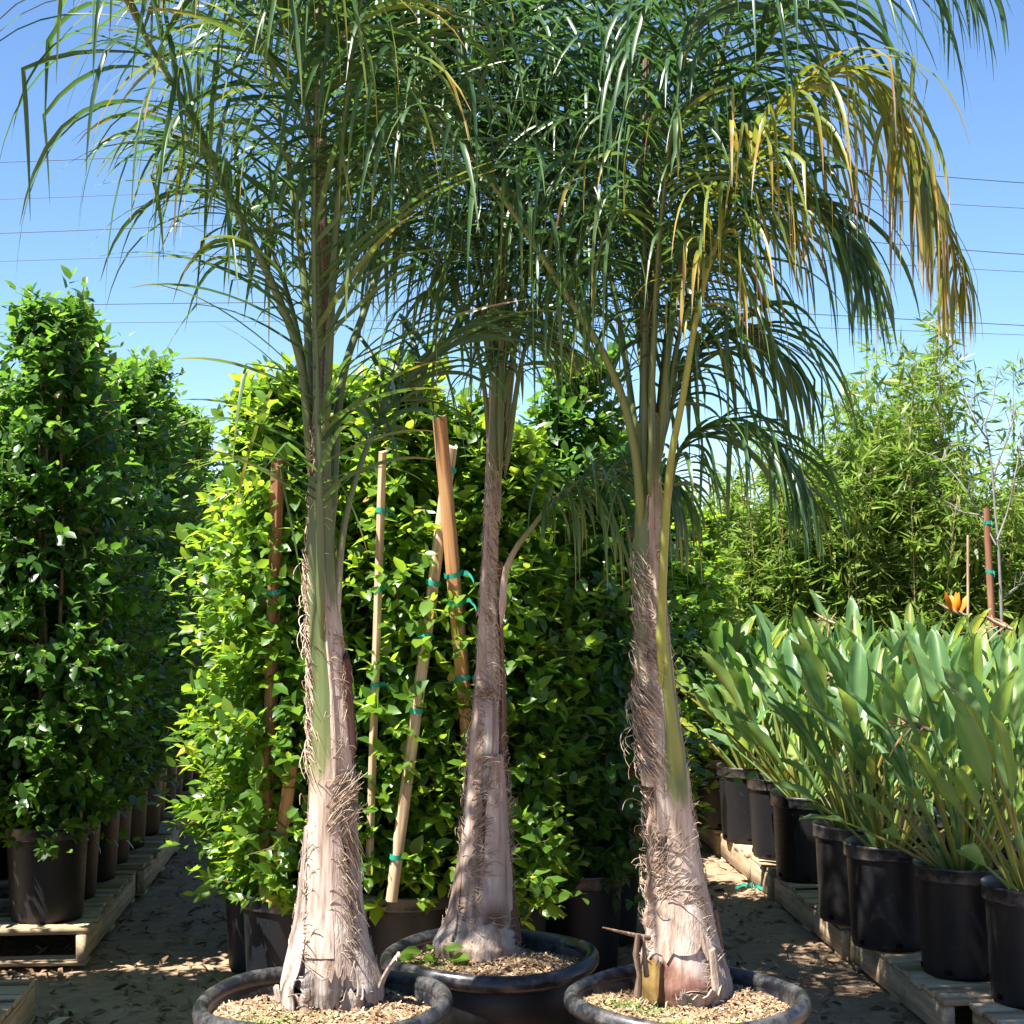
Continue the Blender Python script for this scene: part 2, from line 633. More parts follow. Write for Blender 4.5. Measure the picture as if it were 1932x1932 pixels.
gx = np.concatenate([-np.geomspace(150, 2.6, 24), np.linspace(-2.5, 2.9, 190), np.geomspace(3.0, 150, 24)])
gy = np.concatenate([np.linspace(-40, 2.5, 16), np.linspace(2.7, 12.5, 300), np.geomspace(12.7, 260, 26)])
GX, GY = np.meshgrid(gx, gy)
GZ = ground_z(GX, GY) + 0.006 * fbm(GX * 9, GY * 9, 3, 8) * ((GX > -2.6) & (GX < 3) & (GY > 2.6) & (GY < 12.6))
gb = MB()
gb.grid(np.stack([GX, GY, GZ], -1))
tag(gb.build('ground', M['ground']), kind='structure')


def chips(n, pos_fn, size=(0.012, 0.04), thin=0.25, seed=1, lift=0.004, curl=0.0):
    """many small irregular flat splinters -> V, F, var"""
    r = np.random.default_rng(seed)
    P = pos_fn(n, r)
    L = r.uniform(*size, n)
    W = L * r.uniform(0.12, 0.45, n)
    az = r.uniform(0, 2 * math.pi, n)
    tilt = r.normal(0, 0.3, n)
    d = np.stack([np.cos(az) * np.cos(tilt), np.sin(az) * np.cos(tilt), np.sin(tilt)], 1)
    s = nrm(np.cross(d, np.array((0, 0, 1.0)) + r.normal(0, 0.35, (n, 3))))
    u = np.cross(s, d)
    P = P + np.array((0, 0, 1)) * (lift + np.abs(np.sin(tilt)) * L * 0.4)[:, None]
    t = (W * thin)[:, None]
    T = [P - d * L[:, None] / 2 - s * W[:, None] / 2, P + d * L[:, None] / 2 - s * W[:, None] * 0.3, P + d * L[:, None] / 2 + s * W[:, None] * 0.35,
         P - d * L[:, None] / 2 + s * W[:, None] / 2, P + u * (t + curl * L[:, None])]
    V = np.stack(T, 1).reshape(-1, 3)
    f = np.array([(0, 1, 4), (1, 2, 4), (2, 3, 4), (3, 0, 4)])
    F = (np.arange(n)[:, None, None] * 5 + f).reshape(-1, 3)
    return V, F, np.repeat(r.beta(1.6, 1.7, n), 5)


def litter_pos(n, r):
    y = 3.6 + 8.0 * r.random(n) ** 1.5
    x = r.uniform(-2.2, 2.6, n)
    return np.stack([x, y, ground_z(x, y) + 0.002], 1)


V, F, a = chips(9000, litter_pos, (0.012, 0.06), 0.3, 4, 0.003, 0.1)
tag(link('leaf_litter', mesh_tris('leaf_litter', V, F, M['chip'], {'var': a * 0.75}, False)), 'scattered dry leaf litter and bark chips on the dirt', 'litter', kind='stuff')


# ------------------------------------------------------------------ pots
def soil_surface(mb, r, z, c=(0, 0), seed=0, h=0.018):
    rr = np.linspace(0, r, 14)
    th = np.linspace(0, 2 * math.pi, 40, endpoint=False)
    X = rr[:, None] * np.cos(th)
    Y = rr[:, None] * np.sin(th)
    Z = z + h * fbm(X * 14 + seed, Y * 14, 3, seed) * 0.6 + 0.02 * (1 - (rr[:, None] / r) ** 2)
    mb.grid(np.stack([X, Y, Z], -1), 0.0, closed=True)
    return lambda x, y: z + h * fbm(x * 14 + seed, y * 14, 3, seed) * 0.6 + 0.02 * (1 - (x * x + y * y) / r ** 2)


def palm_pot(X, Y, h, rad, label, seed):
    t = thing('palm_tub', label, 'plant pot', (X, Y, 0), group='wide black tubs of the palms')
    b = MB()
    # body: slightly tapered with two shallow steps
    b.lathe([(0.001, 0.004), (rad * 0.80, 0.004), (rad * 0.82, 0.015), (rad * 0.85, h * 0.40), (rad * 0.862, h * 0.42), (rad * 0.872, h * 0.62), (rad * 0.884, h * 0.635), (rad * 0.905, h - 0.045),
             (rad * 0.895, h - 0.043), (rad * 0.875, h - 0.12), (rad * 0.84, h - 0.2)], 72)
    body = b.build('body', M['plastic'], t)
    rb = MB()
    th = np.linspace(0, 2 * math.pi, 96, endpoint=False)
    cs = np.linspace(0, 2 * math.pi, 14, endpoint=False)
    rw, rh = rad * 0.062, 0.026
    wob = 1 + 0.006 * np.sin(2 * th + seed) + 0.004 * np.sin(5 * th + 2 * seed)
    rc = (rad - rw) * wob
    zc = h - rh + 0.006 * np.sin(3 * th + seed)
    P = np.stack([(rc + np.outer(np.cos(cs), np.full(96, rw))) * np.cos(th), (rc + np.outer(np.cos(cs), np.full(96, rw))) * np.sin(th),
                  zc + np.outer(np.sin(cs), np.full(96, rh))], -1)
    P = np.concatenate([P, P[:1]], 0)
    rb.grid(P, 0, closed=True)
    # inner stepped wall just under the rim
    prof = []
    for k in range(5):
        prof += [(rad * (0.885 - 0.012 * k), h - 0.03 - 0.022 * k), (rad * (0.875 - 0.012 * k), h - 0.036 - 0.022 * k)]
    rb.lathe(prof, 96)
    rb.build('rim', M['rim'], t)
    sb = MB()
    zs = h - 0.062
    fn = soil_surface(sb, rad * 0.865, zs, seed=seed)
    sb.build('soil', M['soil'], t)

    def pos(n, r):
        a = r.uniform(0, 2 * math.pi, n)
        q = rad * 0.85 * np.sqrt(r.random(n))
        x, y = q * np.cos(a), q * np.sin(a)
        return np.stack([x, y, fn(x, y)], 1)
    V, F, a = chips(7500, pos, (0.005, 0.025), 0.35, 20 + seed, 0.003, 0.06)
    tag(link('mulch', mesh_tris('mulch', V, F, M['chip'], {'var': 0.05 + 0.8 * a}, False), t), kind='stuff')

    r = np.random.default_rng(seed + 77)
    mp = []
    for cx, cy, sx, sy, n in {1: [(-0.14, -0.13, .07, .05, 500)], 2: [(-0.17, -0.02, .04, .03, 160)], 3: [(-0.14, -0.02, .06, .035, 500), (0.0, -0.2, .1, .035, 600), (.12, -.2, .05, .03, 200)]}[seed]:
        x = r.normal(cx, sx, n)
        y = r.normal(cy, sy, n)
        ok = x * x + y * y < (rad * 0.82) ** 2
        mp.append(np.stack([x[ok], y[ok]], 1))
    mp = np.concatenate(mp)
    V, F, a = chips(len(mp), lambda n, r: np.stack([mp[:, 0], mp[:, 1], fn(mp[:, 0], mp[:, 1]) + r.uniform(0.002, 0.012, n)], 1), (0.006, 0.013), 0.2, 50 + seed, 0.003)
    tag(link('ground_weed', mesh_tris('ground_weed', V, F, M['moss'], {'var': a}, False), t), kind='stuff')
    return t, zs


PALM = {1: dict(Y=4.40), 2: dict(Y=5.17), 3: dict(Y=4.60)}
p = at(323.5, 996, 4.27); palm_pot(p[0], 4.27, 0.485, 0.33, 'black round tub nearest the two ficus pots, cut by the picture bottom', 1)
p = at(490, 950, 5.04); palm_pot(p[0], 5.04, 0.42, 0.33, 'black round tub set furthest back of the three palm tubs, between the other two', 2)
p = at(687, 985, 4.46); palm_pot(p[0], 4.46, 0.445, 0.33, 'black round tub with green weeds on its mulch, nearest the bird of paradise pallets', 3)


def nursery_pot_meshes():
    out = []
    h, r = 0.385, 0.172
    b = MB()
    n = 56
    prof = [(0.002, 0.012), (r * 0.74, 0.012), (r * 0.80, 0.0), (r * 0.825, 0.012), (r * 0.84, 0.05), (r * 0.93, h - 0.055), (r * 0.932, h - 0.05), (r * 0.90, h - 0.05), (r * 0.87, h - 0.14)]
    b.lathe(prof, n)
    body = b.mesh('body', M['plastic'])
    q = MB()
    q.lathe([(r * 0.935, h - 0.054), (r * 0.985, h - 0.054), (r * 0.99, h - 0.048), (r * 0.985, h - 0.014), (r * 1.0, h - 0.011), (r * 1.005, h - 0.003), (r * 0.99, h), (r * 0.955, h - 0.004), (r * 0.935, h - 0.03), (r * 0.90, h - 0.07)], n)
    rim = q.mesh('rim', M['rim'])
    s = MB()
    soil_surface(s, r * 0.915, h - 0.06, seed=4, h=0.012)
    soil = s.mesh('soil', M['soil'])
    d = MB()
    d.box(-0.013, 0.013, -0.004, 0.004, -0.009, 0.009, 0, 0.003)
    hole = d.mesh('drain_hole', plain_black)
    return body, rim, soil, hole, h, r


plain_black = plain('hole_black', (0.004, 0.004, 0.004), 0.9, 0.1, 0.1)
POT_BODY, POT_RIM, POT_SOIL, POT_HOLE, POT_H, POT_R = nursery_pot_meshes()


def nursery_pot(X, Y, Z, label, group, s=1.0, holes=False, lean=0.0):
    t = thing('nursery_pot', label, 'plant pot', (X, Y, Z), random.uniform(0, 6.28), group)
    t.rotation_euler[0] = random.uniform(-lean, lean)
    t.scale = (s, s, s)
    link('body', POT_BODY, t)
    link('rim', POT_RIM, t)
    link('soil', POT_SOIL, t)
    if holes:
        for k in range(6):
            a = k * math.pi / 3
            link('drain_hole', POT_HOLE, t, (math.sin(a) * POT_R * 0.828, -math.cos(a) * POT_R * 0.828, 0.024), a)
    return t


# ------------------------------------------------------------------ pallets
def pallet(cx, cy, rz, lx, ly, label, h=0.14, gap=0.012, seed=0):
    """deck boards run along local x, stringers along local y; origin at the centre of its base"""
    r = np.random.default_rng(seed + 100)
    t = thing('wooden_pallet', label, 'pallet', (cx, cy, 0.012), rz, 'wooden pallets under the potted plants')
    th = 0.02
    n = max(3, int(round(ly / 0.105)))
    bw = ly / n
    for i in range(n):
        b = MB()
        y0 = -ly / 2 + i * bw + gap * r.uniform(0.3, 0.9)
        y1 = -ly / 2 + (i + 1) * bw - gap * r.uniform(0.2, 0.7)
        e = r.normal(0, 0.006, 2)
        b.box(-lx / 2 + e[0], lx / 2 + e[1], y0, y1, h - th + r.uniform(0, .003), h + r.uniform(-0.003, 0.004), 0.0012, 0.0035)
        o = b.build('deck_board', M['pallet'], t, smooth=False)
        o.rotation_euler[2] = r.normal(0, 0.003)
    for k, x in enumerate((-lx / 2 + 0.02, 0, lx / 2 - 0.02)):
        b = MB()
        b.box(x - 0.019, x + 0.019, -ly / 2 + 0.004, ly / 2 - 0.004, 0.018, h - th - 0.001, 0.001, 0.003)
        # grain runs along the stringer: build it turned
        m = b.mesh('stringer', M['pallet_y'], smooth=False)
        link('stringer', m, t)
    for y in (-ly / 2 + 0.06, 0, ly / 2 - 0.06):
        b = MB()
        b.box(-lx / 2, lx / 2, y - 0.05, y + 0.05, 0.0, 0.0165, 0.001, 0.003)
        b.build('bottom_board', M['pallet'], t, smooth=False)
    return t


def pallet_y_material():
    m = Mat('weathered_stringer_wood')
    g = m.noise(m.coord('Object', (42, 3, 42)), 1.0, 6, 0.6, 0.6)
    c = m.ramp(g, [(0.3, (0.21, 0.15, 0.095)), (0.5, (0.41, 0.30, 0.19)), (0.72, (0.55, 0.43, 0.30))])
    st = m.ramp(m.noise(m.coord('Object'), 4.0, 5, 0.65), [(0.56, (0, 0, 0)), (0.72, (1, 1, 1))])
    m.base(m.mix(m.math('MULTIPLY', st, 0.5), c, (0.07, 0.05, 0.035)))
    m.set(0.8, 0.25)
    m.bump(g, 0.5, 0.004)
    return m.m


M['pallet_y'] = pallet_y_material()
PZ = 0.155
# along the ficus hedge (far side of the aisle)
SL = -0.072
def left_edge(y): return -1.67 + SL * (y - 6.5)
for i, (y0, y1) in enumerate([(4.45, 5.70), (6.46, 7.72), (7.80, 9.06), (9.14, 10.4), (10.48, 11.7)]):
    yc = (y0 + y1) / 2
    w_ = 1.25
    off = (-0.03, 0.0, 0.03, -0.02, 0.02)[i]
    pallet(left_edge(yc) - w_ / 2 + off, yc, R(4.1), w_, y1 - y0,
           ['bare pallet corner on the dirt in front of the ficus pallets', 'front pallet under the dark ficus hedge, facing the camera', 'second pallet under the dark ficus hedge, behind the front one',
            'third pallet under the dark ficus hedge', 'fourth pallet under the dark ficus hedge, deep in shade'][i], seed=i)
# under the birds of paradise
RP = [(4.38, 5.50, 1.55), (5.50, 6.58, 1.37), (6.62, 7.72, 1.255), (7.76, 8.86, 1.15), (8.90, 10.0, 1.05)]
def right_edge(y): return 1.435 - 0.1 * (y - 5.5)
for i, (y0, y1, x0) in enumerate(RP):
    yc = (y0 + y1) / 2
    pallet(x0 + 0.55, yc, R(5.0), 1.1, y1 - y0 - 0.01,
           ['nearest pallet under the birds of paradise, cut by the picture corner', 'second pallet from the camera under the birds of paradise', 'third pallet from the camera under the birds of paradise',
            'fourth pallet from the camera under the birds of paradise', 'furthest pallet under the birds of paradise, by the aisle end'][i], seed=20 + i, h=0.14)
    if i > 0:
        pallet(x0 + 1.68, yc, R(5.0), 1.1, y1 - y0 - 0.01,
               ['', 'pallet hidden by leaves beside the second bird of paradise pallet', 'pallet hidden by leaves beside the third bird of paradise pallet', 'pallet hidden by leaves beside the fourth bird of paradise pallet',
                'pallet hidden by leaves beside the furthest bird of paradise pallet'][i], seed=30 + i, h=0.14)


# ------------------------------------------------------------------ leaf clouds
FICUS_T = np.array([(0, 0, 0), (.28, 0, -.035), (.68, 0, -.06), (1, 0, -.16), (.26, .40, .05), (.66, .36, 0.0), (.26, -.40, .05), (.66, -.36, 0.0)], float)
FICUS_F = np.array([(0, 1, 4), (1, 2, 5), (1, 5, 4), (2, 3, 5), (0, 6, 1), (1, 6, 7), (1, 7, 2), (2, 7, 3)])
BAMB_T = np.array([(0, 0, 0), (.3, .5, .0), (.3, -.5, 0), (1, 0, -.1)], float)
BAMB_F = np.array([(0, 2, 1), (1, 2, 3)])


def leaf_cloud(P, D, N, L, W, T, F, r):
    D = nrm(D)
    S = nrm(np.cross(N, D))
    U = np.cross(D, S)
    k = len(T)
    V = (P[:, None] + D[:, None] * (T[None, :, 0:1] * L[:, None, None]) + S[:, None] * (T[None, :, 1:2] * W[:, None, None]) + U[:, None] * (T[None, :, 2:3] * L[:, None, None]))
    FF = (np.arange(len(P))[:, None, None] * k + F).reshape(-1, 3)
    return V.reshape(-1, 3), FF


def ficus_crown(seed, h=2.1, rad=0.29, twigs=640, leaf=0.070, z0=0.02):
    """upright clipped column of twigs, each carrying alternate leaves"""
    r = np.random.default_rng(seed)
    P, D, N, L, var = [], [], [], [], []
    br = MB()
    ph = r.uniform(0, 6.28, 4)
    for i in range(twigs):
        z = z0 + (h - 0.1) * (i + r.random()) / twigs
        az = r.uniform(0, 2 * math.pi)
        f = z / h
        prof = (0.62 + 0.45 * min(1, f / 0.16)) if f < 0.16 else (1.05 - 0.10 * f if f < 0.62 else 0.99 - (f - 0.62) * 1.75)
        out = rad * prof * (1 + 0.14 * math.sin(3 * az + ph[0] + 5 * f) + 0.13 * math.sin(11 * f + ph[1] + az))
        out = max(0.08, out * r.uniform(0.72, 1.14))
        if r.random() < 0.07:
            out *= 1.3
        shoot = f > 0.80 and r.random() < 0.35
        n = r.integers(9, 15)
        el = r.uniform(0.15, 0.9) + 0.6 * max(0, f - 0.75) * 2
        if shoot:
            el = r.uniform(1.15, 1.5)
            out = max(out, 0.2) * 1.25
        d = np.array((math.cos(az) * math.cos(el), math.sin(az) * math.cos(el), math.sin(el)))
        start = np.array((math.cos(az), math.sin(az), 0)) * out * r.uniform(0.15, 0.35) + np.array((0, 0, z - out * 0.35))
        ln = out * r.uniform(0.75, 1.0)
        side = nrm(np.cross(d, (0, 0, 1)))
        pts = []
        t = np.linspace(0.12, 1, n)
        curve = start + d * ln * t[:, None] + np.array((0, 0, -0.10)) * (t[:, None] ** 2) * ln * 2 + side * (r.normal(0, 0.08) * t[:, None] ** 2)
        if i % 3 == 0:
            br.tube(np.vstack([start - d * 0.05, curve[::3], curve[-1:]]), 0.0022, 3, caps=False)
        tw = r.uniform(0, 6.28)
        for k in range(n):
            a = tw + k * 2.4
            perp = side * math.cos(a) + np.cross(side, d) * math.sin(a)
            q = t[k]
            ld = d * (0.35 + 0.8 * q ** 3) + perp * (0.95 - 0.4 * q ** 3) + np.array((0, 0, -0.18)) + r.normal(0, 0.15, 3)
            P.append(curve[k]); D.append(ld)
            N.append(np.array((0, 0, 0.8)) + 0.65 * d + r.normal(0, 0.38, 3))
            L.append(leaf * r.uniform(0.5, 1.3) * (0.65 if q > 0.93 else 1.0))
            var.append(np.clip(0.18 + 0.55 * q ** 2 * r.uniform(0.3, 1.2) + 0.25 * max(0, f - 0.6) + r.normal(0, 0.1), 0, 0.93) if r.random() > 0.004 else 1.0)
    # leader shoots above the clipped top
    P, D, N, L, var = map(np.array, (P, D, N, L, var))
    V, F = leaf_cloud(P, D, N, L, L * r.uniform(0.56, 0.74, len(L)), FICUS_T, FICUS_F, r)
    return (V, F, np.repeat(var, len(FICUS_T))), br


def ficus_meshes(seed, mat, **kw):
    (V, F, a), br = ficus_crown(seed, **kw)
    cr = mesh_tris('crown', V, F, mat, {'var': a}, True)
    tr = MB()
    h = kw.get('h', 2.1)
    r = np.random.default_rng(seed)
    for k in range(3):
        x, y = r.normal(0, 0.02, 2)
        z = np.linspace(-0.07, h * 0.85, 9)
        tr.tube(np.stack([x + np.cumsum(r.normal(0, 0.012, 9)), y + np.cumsum(r.normal(0, 0.012, 9)), z], 1), np.linspace(0.012, 0.004, 9), 6)
    tm = tr.mesh('trunk', M['twig'])
    bm = br.mesh('twigs', M['twig'])
    return cr, tm, bm


FIC_L = [ficus_meshes(100 + k, M['ficus'], h=2.08, rad=0.285) for k in range(4)]
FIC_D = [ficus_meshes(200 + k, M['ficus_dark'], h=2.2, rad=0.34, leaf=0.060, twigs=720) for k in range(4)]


def ficus(X, Y, Zbase, meshes, label, group, s=1.0, sz=1.0):
    t = thing('ficus_shrub', label, 'shrub', (X, Y, Zbase), random.uniform(0, 6.28), group)
    t.scale = (s, s, s * sz)
    link('crown', meshes[0], t)
    link('trunk', meshes[1], t)
    tag(link('twigs', meshes[2], t), kind='stuff')
    return t


SOIL = POT_H - 0.045
# dark hedge along the far pallets
rows = [(0, y) for y in np.arange(6.72, 11.6, 0.415)]
rows += [(1, y) for y in np.arange(6.75, 10.4, 0.43)] + [(2, y) for y in np.arange(8.6, 11.2, 0.5)]
cnt = {0: 0, 1: 0, 2: 0}
for c, y in rows:
    k = cnt[c]
    cnt[c] += 1
    x = left_edge(y) - 0.20 - 0.43 * c + random.uniform(-0.02, 0.02)
    zb = PZ
    place = ['along the aisle edge', 'in the middle file', 'in the outermost file'][c]
    nm = ORD[k]
    if c < 2:
        nursery_pot(x, y, zb, f'black pot on the ficus pallets {place}, {nm} from the camera', 'pots of the dark ficus hedge', lean=0.01)
        ficus(x, y, zb + SOIL, FIC_D[(k * 3 + c) % 4], f'shade-toned green ficus {place} of the pallet hedge, {nm} from the camera', 'dark ficus hedge on pallets', random.uniform(0.97, 1.05), random.uniform(0.9, 1.0) * {(0, 2): .75, (0, 3): .5, (1, 1): .6, (1, 2): .5, (1, 3): .5, (1, 4): .7}.get((c, k), 1))
    else:
        nursery_pot(x, y, 0.0, f'black pot on the ficus pallets {place}, {nm} from the camera', 'pots of the dark ficus hedge')
        ficus(x, y, SOIL, FIC_D[(k * 3 + c) % 4], f'shade-toned green ficus {place} of the pallet hedge, {nm} from the camera', 'dark ficus hedge on pallets', 1.03, 1.02)

for k, (x, y) in enumerate([(-2.30, 5.48), (-2.72, 5.5), (-2.36, 5.05), (-2.78, 5.05)]):
    nursery_pot(x, y, PZ, f'black pot on the near pallet outside the view, {ORD[k]}', 'pots on the near pallet')
    ficus(x, y, PZ + SOIL, FIC_D[k], f'dark green ficus on the near pallet outside the view, {ORD[k]}', 'ficus on the near pallet', 1.0, 1.05)
# bright block behind the palms
block = [(-0.83, 6.12, 'beside the foremost palm, its pot lit at the aisle corner'), (-0.97, 6.54, 'standing just behind the aisle corner pot'), (-0.40, 6.14, 'between the foremost and the middle palm, with leaning stakes'),
         (-0.03, 6.14, 'directly behind the middle palm trunk'), (0.27, 6.52, 'in deep shade between the middle and the mulchy weedy palm'), (0.38, 7.0, 'half hidden behind the weedy palm trunk'),
         (-0.70, 6.55, 'second file of the bright block, behind the foremost palm'), (-0.22, 6.58, 'second file of the bright block, behind the middle palm'), (0.05, 6.95, 'third file of the bright block, behind the middle palm'),
         (-0.45, 7.0, 'third file of the bright block, behind the wooden stakes'), (-0.9, 7.0, 'third file of the bright block, at the aisle side'), (0.05, 7.4, 'fourth file of the bright block, behind the shaded pot'),
         (0.80, 9.0, 'standing alone behind the weedy palm at the aisle end'), (1.12, 10.2, 'at the aisle end where the bamboo starts'), (0.74, 9.8, 'at the aisle end beside the bird of paradise rows')]
for k, (x, y, lab) in enumerate(block):
    nursery_pot(x, y, 0.0, 'pot of the ficus ' + lab.replace(', its pot lit', ''), 'pots of the bright ficus block', lean=0.015)
    ficus(x, y, SOIL, FIC_L[k % 4] if k not in (4, 5) else FIC_D[k % 4], 'bright green ficus ' + lab if k not in (4, 5) else 'shade-toned green ficus ' + lab, 'bright ficus block behind the palms',  # two shrubs take the deeper leaf copy: their shade is put into the colour
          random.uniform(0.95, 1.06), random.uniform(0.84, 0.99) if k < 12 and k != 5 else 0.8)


# ------------------------------------------------------------------ stakes with green ties
def stake(p0, p1, w_, mat, label, ties=(), name='wooden_stake', round_=False, twist=0.3):
    p0, p1 = np.asarray(p0, float), np.asarray(p1, float)
    t = thing(name, label, 'stake', tuple(p0), group='wooden plant stakes')
    d = p1 - p0
    L = np.linalg.norm(d)
    q = Vector(d).to_track_quat('Z', 'Y')
    t.rotation_mode = 'QUATERNION'
    from mathutils import Quaternion
    t.rotation_quaternion = q @ Quaternion((0, 0, 1), twist)
    b = MB()
    if round_:
        z = np.linspace(0, L, 14)
        b.tube(np.stack([np.cumsum(rng.normal(0, w_ * 0.02, 14)), np.cumsum(rng.normal(0, w_ * 0.02, 14)), z], 1), w_ / 2, 10)
    else:
        zs = np.linspace(0, L, 10)
        ring = np.array([(-1, -.85), (-.85, -1), (.85, -1), (1, -.85), (1, .85), (.85, 1), (-.85, 1), (-1, .85)]) * w_ / 2
        P = np.concatenate([np.repeat(ring[None], 10, 0), np.repeat(zs[:, None, None], 8, 1)], -1)
        P[:, :, :2] += rng.normal(0, w_ * 0.015, (10, 8, 2))
        P[-1, :, 2] += rng.normal(0, w_ * 0.12, 8) + ring[:, 0] * 0.35
        b.grid(P, 0, closed=True)
        b.add(P[-1], [(0, 1, 2, 3), (4, 5, 6, 7), (0, 3, 4, 7)], 0)
    b.build('shaft', mat, t, smooth=round_)
    for f in ties:
        m = MB()
        rr = w_ * (0.62 if round_ else 0.80)
        th = np.linspace(0, 2 * math.pi, 14, endpoint=False)
        z = f * L
        P = np.stack([[np.array((rr * (1 + .15 * math.sin(3 * a + f * 9)) * math.cos(a), rr * math.sin(a), z + dz + 0.006 * math.sin(a + f * 20))) for a in th] for dz in (-0.009, -0.004, 0.005, 0.009)])
        m.grid(P, 0, closed=True)
        # loose tail of tape
        tail = np.array([(rr, 0, z), (rr + 0.02, -0.01, z + 0.004), (rr + 0.035, -0.012, z - 0.012), (rr + 0.045, -0.02, z - 0.03)])
        m.grid(np.stack([tail + (0, 0, -0.007), tail + (0, 0.004, 0.007)], 1), 0)
        m.build('green_tie', M['tie'], t)
    return t


def pxs(x0, y0, x1, y1, Y0, Y1):
    return A(x0, y0, Y0), A(x1, y1, Y1)


a_, b_ = pxs(905, 1640, 829, 787, 6.02, 5.80)
stake(a_, b_, 0.042, M['stake'], 'thick orange-brown square stake leaning beside the middle palm trunk', (0.43, 0.60, 0.66))
a_, b_ = pxs(738, 1700, 852, 842, 5.90, 5.90)
stake(a_, b_, 0.036, M['stake_pale'], 'pale split stake leaning the other way, crossing behind the orange-brown stake', (0.10, 0.42, 0.58, 0.70, 0.95))
a_, b_ = pxs(696, 1650, 722, 852, 5.95, 5.84)
stake(a_, b_, 0.022, M['stake_pale'], 'thin upright tan stake between the foremost and middle palms', (0.45, 0.68, 0.86))
a_, b_ = pxs(514, 1700, 552, 1440, 5.97, 5.95)
stake(a_, b_, 0.045, M['stake'], 'short weathered stake among leaves beside the foremost palm trunk', ())
a_, b_ = pxs(500, 1690, 524, 868, 6.0, 5.94)
stake(a_, b_, 0.036, M['stake_brown'], 'dark brown stake buried in leaves beside the foremost palm', (0.70,))
a_, b_ = pxs(1196, 1640, 1188, 925, 6.62, 6.55)
stake(a_, b_, 0.045, M['stake_brown'], 'dark brown stake behind the trunk of the weedy palm', (0.85,))


# ------------------------------------------------------------------ palms
def to_m(tab, Y):
    out = []
    for y, xl, xr in tab:
        a, b = A(xl, y, Y), A(xr, y, Y)
        hw = (b[0] - a[0]) / 2
        out.append((a[2], (a[0] + b[0]) / 2, max(hw - 0.012, hw * 0.72)))
    return np.array(sorted(out))


OUT = {
    1: [(1935, 585, 670), (1912, 562, 695), (1885, 536, 714), (1850, 535, 714), (1780, 548, 702), (1700, 560, 690), (1600, 565, 682), (1500, 571, 678), (1420, 575, 676), (1300, 579, 664), (1200, 574, 652),
        (1100, 572, 643), (1040, 570, 638), (950, 576, 632), (850, 580, 628), (780, 585, 626), (600, 590, 622), (400, 592, 620), (200, 594, 618), (0, 597, 617), (-150, 602, 616)],
    2: [(1850, 880, 950), (1822, 868, 962), (1800, 850, 975), (1775, 838, 984), (1740, 846, 980), (1700, 850, 977), (1600, 863, 971), (1500, 869, 967), (1400, 878, 960), (1300, 887, 957), (1200, 893, 951),
        (1100, 900, 947), (1000, 908, 945), (900, 914, 946), (800, 919, 950), (700, 925, 954), (600, 930, 958), (450, 936, 958), (300, 940, 958), (100, 943, 957)],
    3: [(1925, 1235, 1335), (1902, 1215, 1355), (1875, 1200, 1368), (1845, 1197, 1370), (1780, 1207, 1360), (1700, 1209, 1342), (1600, 1211, 1322), (1500, 1207, 1308), (1400, 1198, 1298), (1300, 1192, 1284),
        (1200, 1191, 1274), (1100, 1191, 1266), (1000, 1194, 1258), (900, 1197, 1252), (800, 1200, 1246), (700, 1204, 1240), (500, 1208, 1234), (300, 1210, 1232), (100, 1212, 1230)],
}
for k in OUT:
    PALM[k]['prof'] = to_m(OUT[k], PALM[k]['Y'])


def prof_at(k, z):
    t = PALM[k]['prof']
    return np.interp(z, t[:, 0], t[:, 1]), np.interp(z, t[:, 0], t[:, 2])


def z_of(k, y):
    return A(960, y, PALM[k]['Y'])[2]


def on_trunk(k, th, z, off=0.0):
    xc, r = prof_at(k, z)
    return np.stack([xc + (r + off) * np.sin(th), PALM[k]['Y'] - (r + off) * np.cos(th), z + 0 * th], -1)


def palm_trunk(k, root):
    r = np.random.default_rng(k * 7)
    t = PALM[k]['prof']
    z = np.linspace(t[0, 0], t[-1, 0], 260)
    n = 72
    th = np.linspace(-math.pi, math.pi, n, endpoint=False)
    TH, Z = np.meshgrid(th, z)
    fine = np.interp(TH.ravel(), np.linspace(-math.pi, math.pi, 90), np.concatenate([(q := r.normal(0, 1, 89)), q[:1]])).reshape(TH.shape)
    fine2 = fbm(TH * 9, Z * 5, 3, k)
    xc, rad = prof_at(k, Z)
    saw = ((TH / (2 * math.pi) * 3 + 0.35 * np.sin(Z * 3 + k) + Z * 0.8) % 1.0)
    rr = rad * (0.93 + 0.06 * saw) + 0.0016 * fine + 0.0028 * fine2
    P = np.stack([xc + rr * np.sin(TH), PALM[k]['Y'] - rr * np.cos(TH), Z], -1)
    b = MB()
    b.grid(P, np.clip(0.6 - 6 * saw, 0, 1) * 0.8, closed=True)
    b.build('trunk', M['bark'], root, PALM[k]['org'])


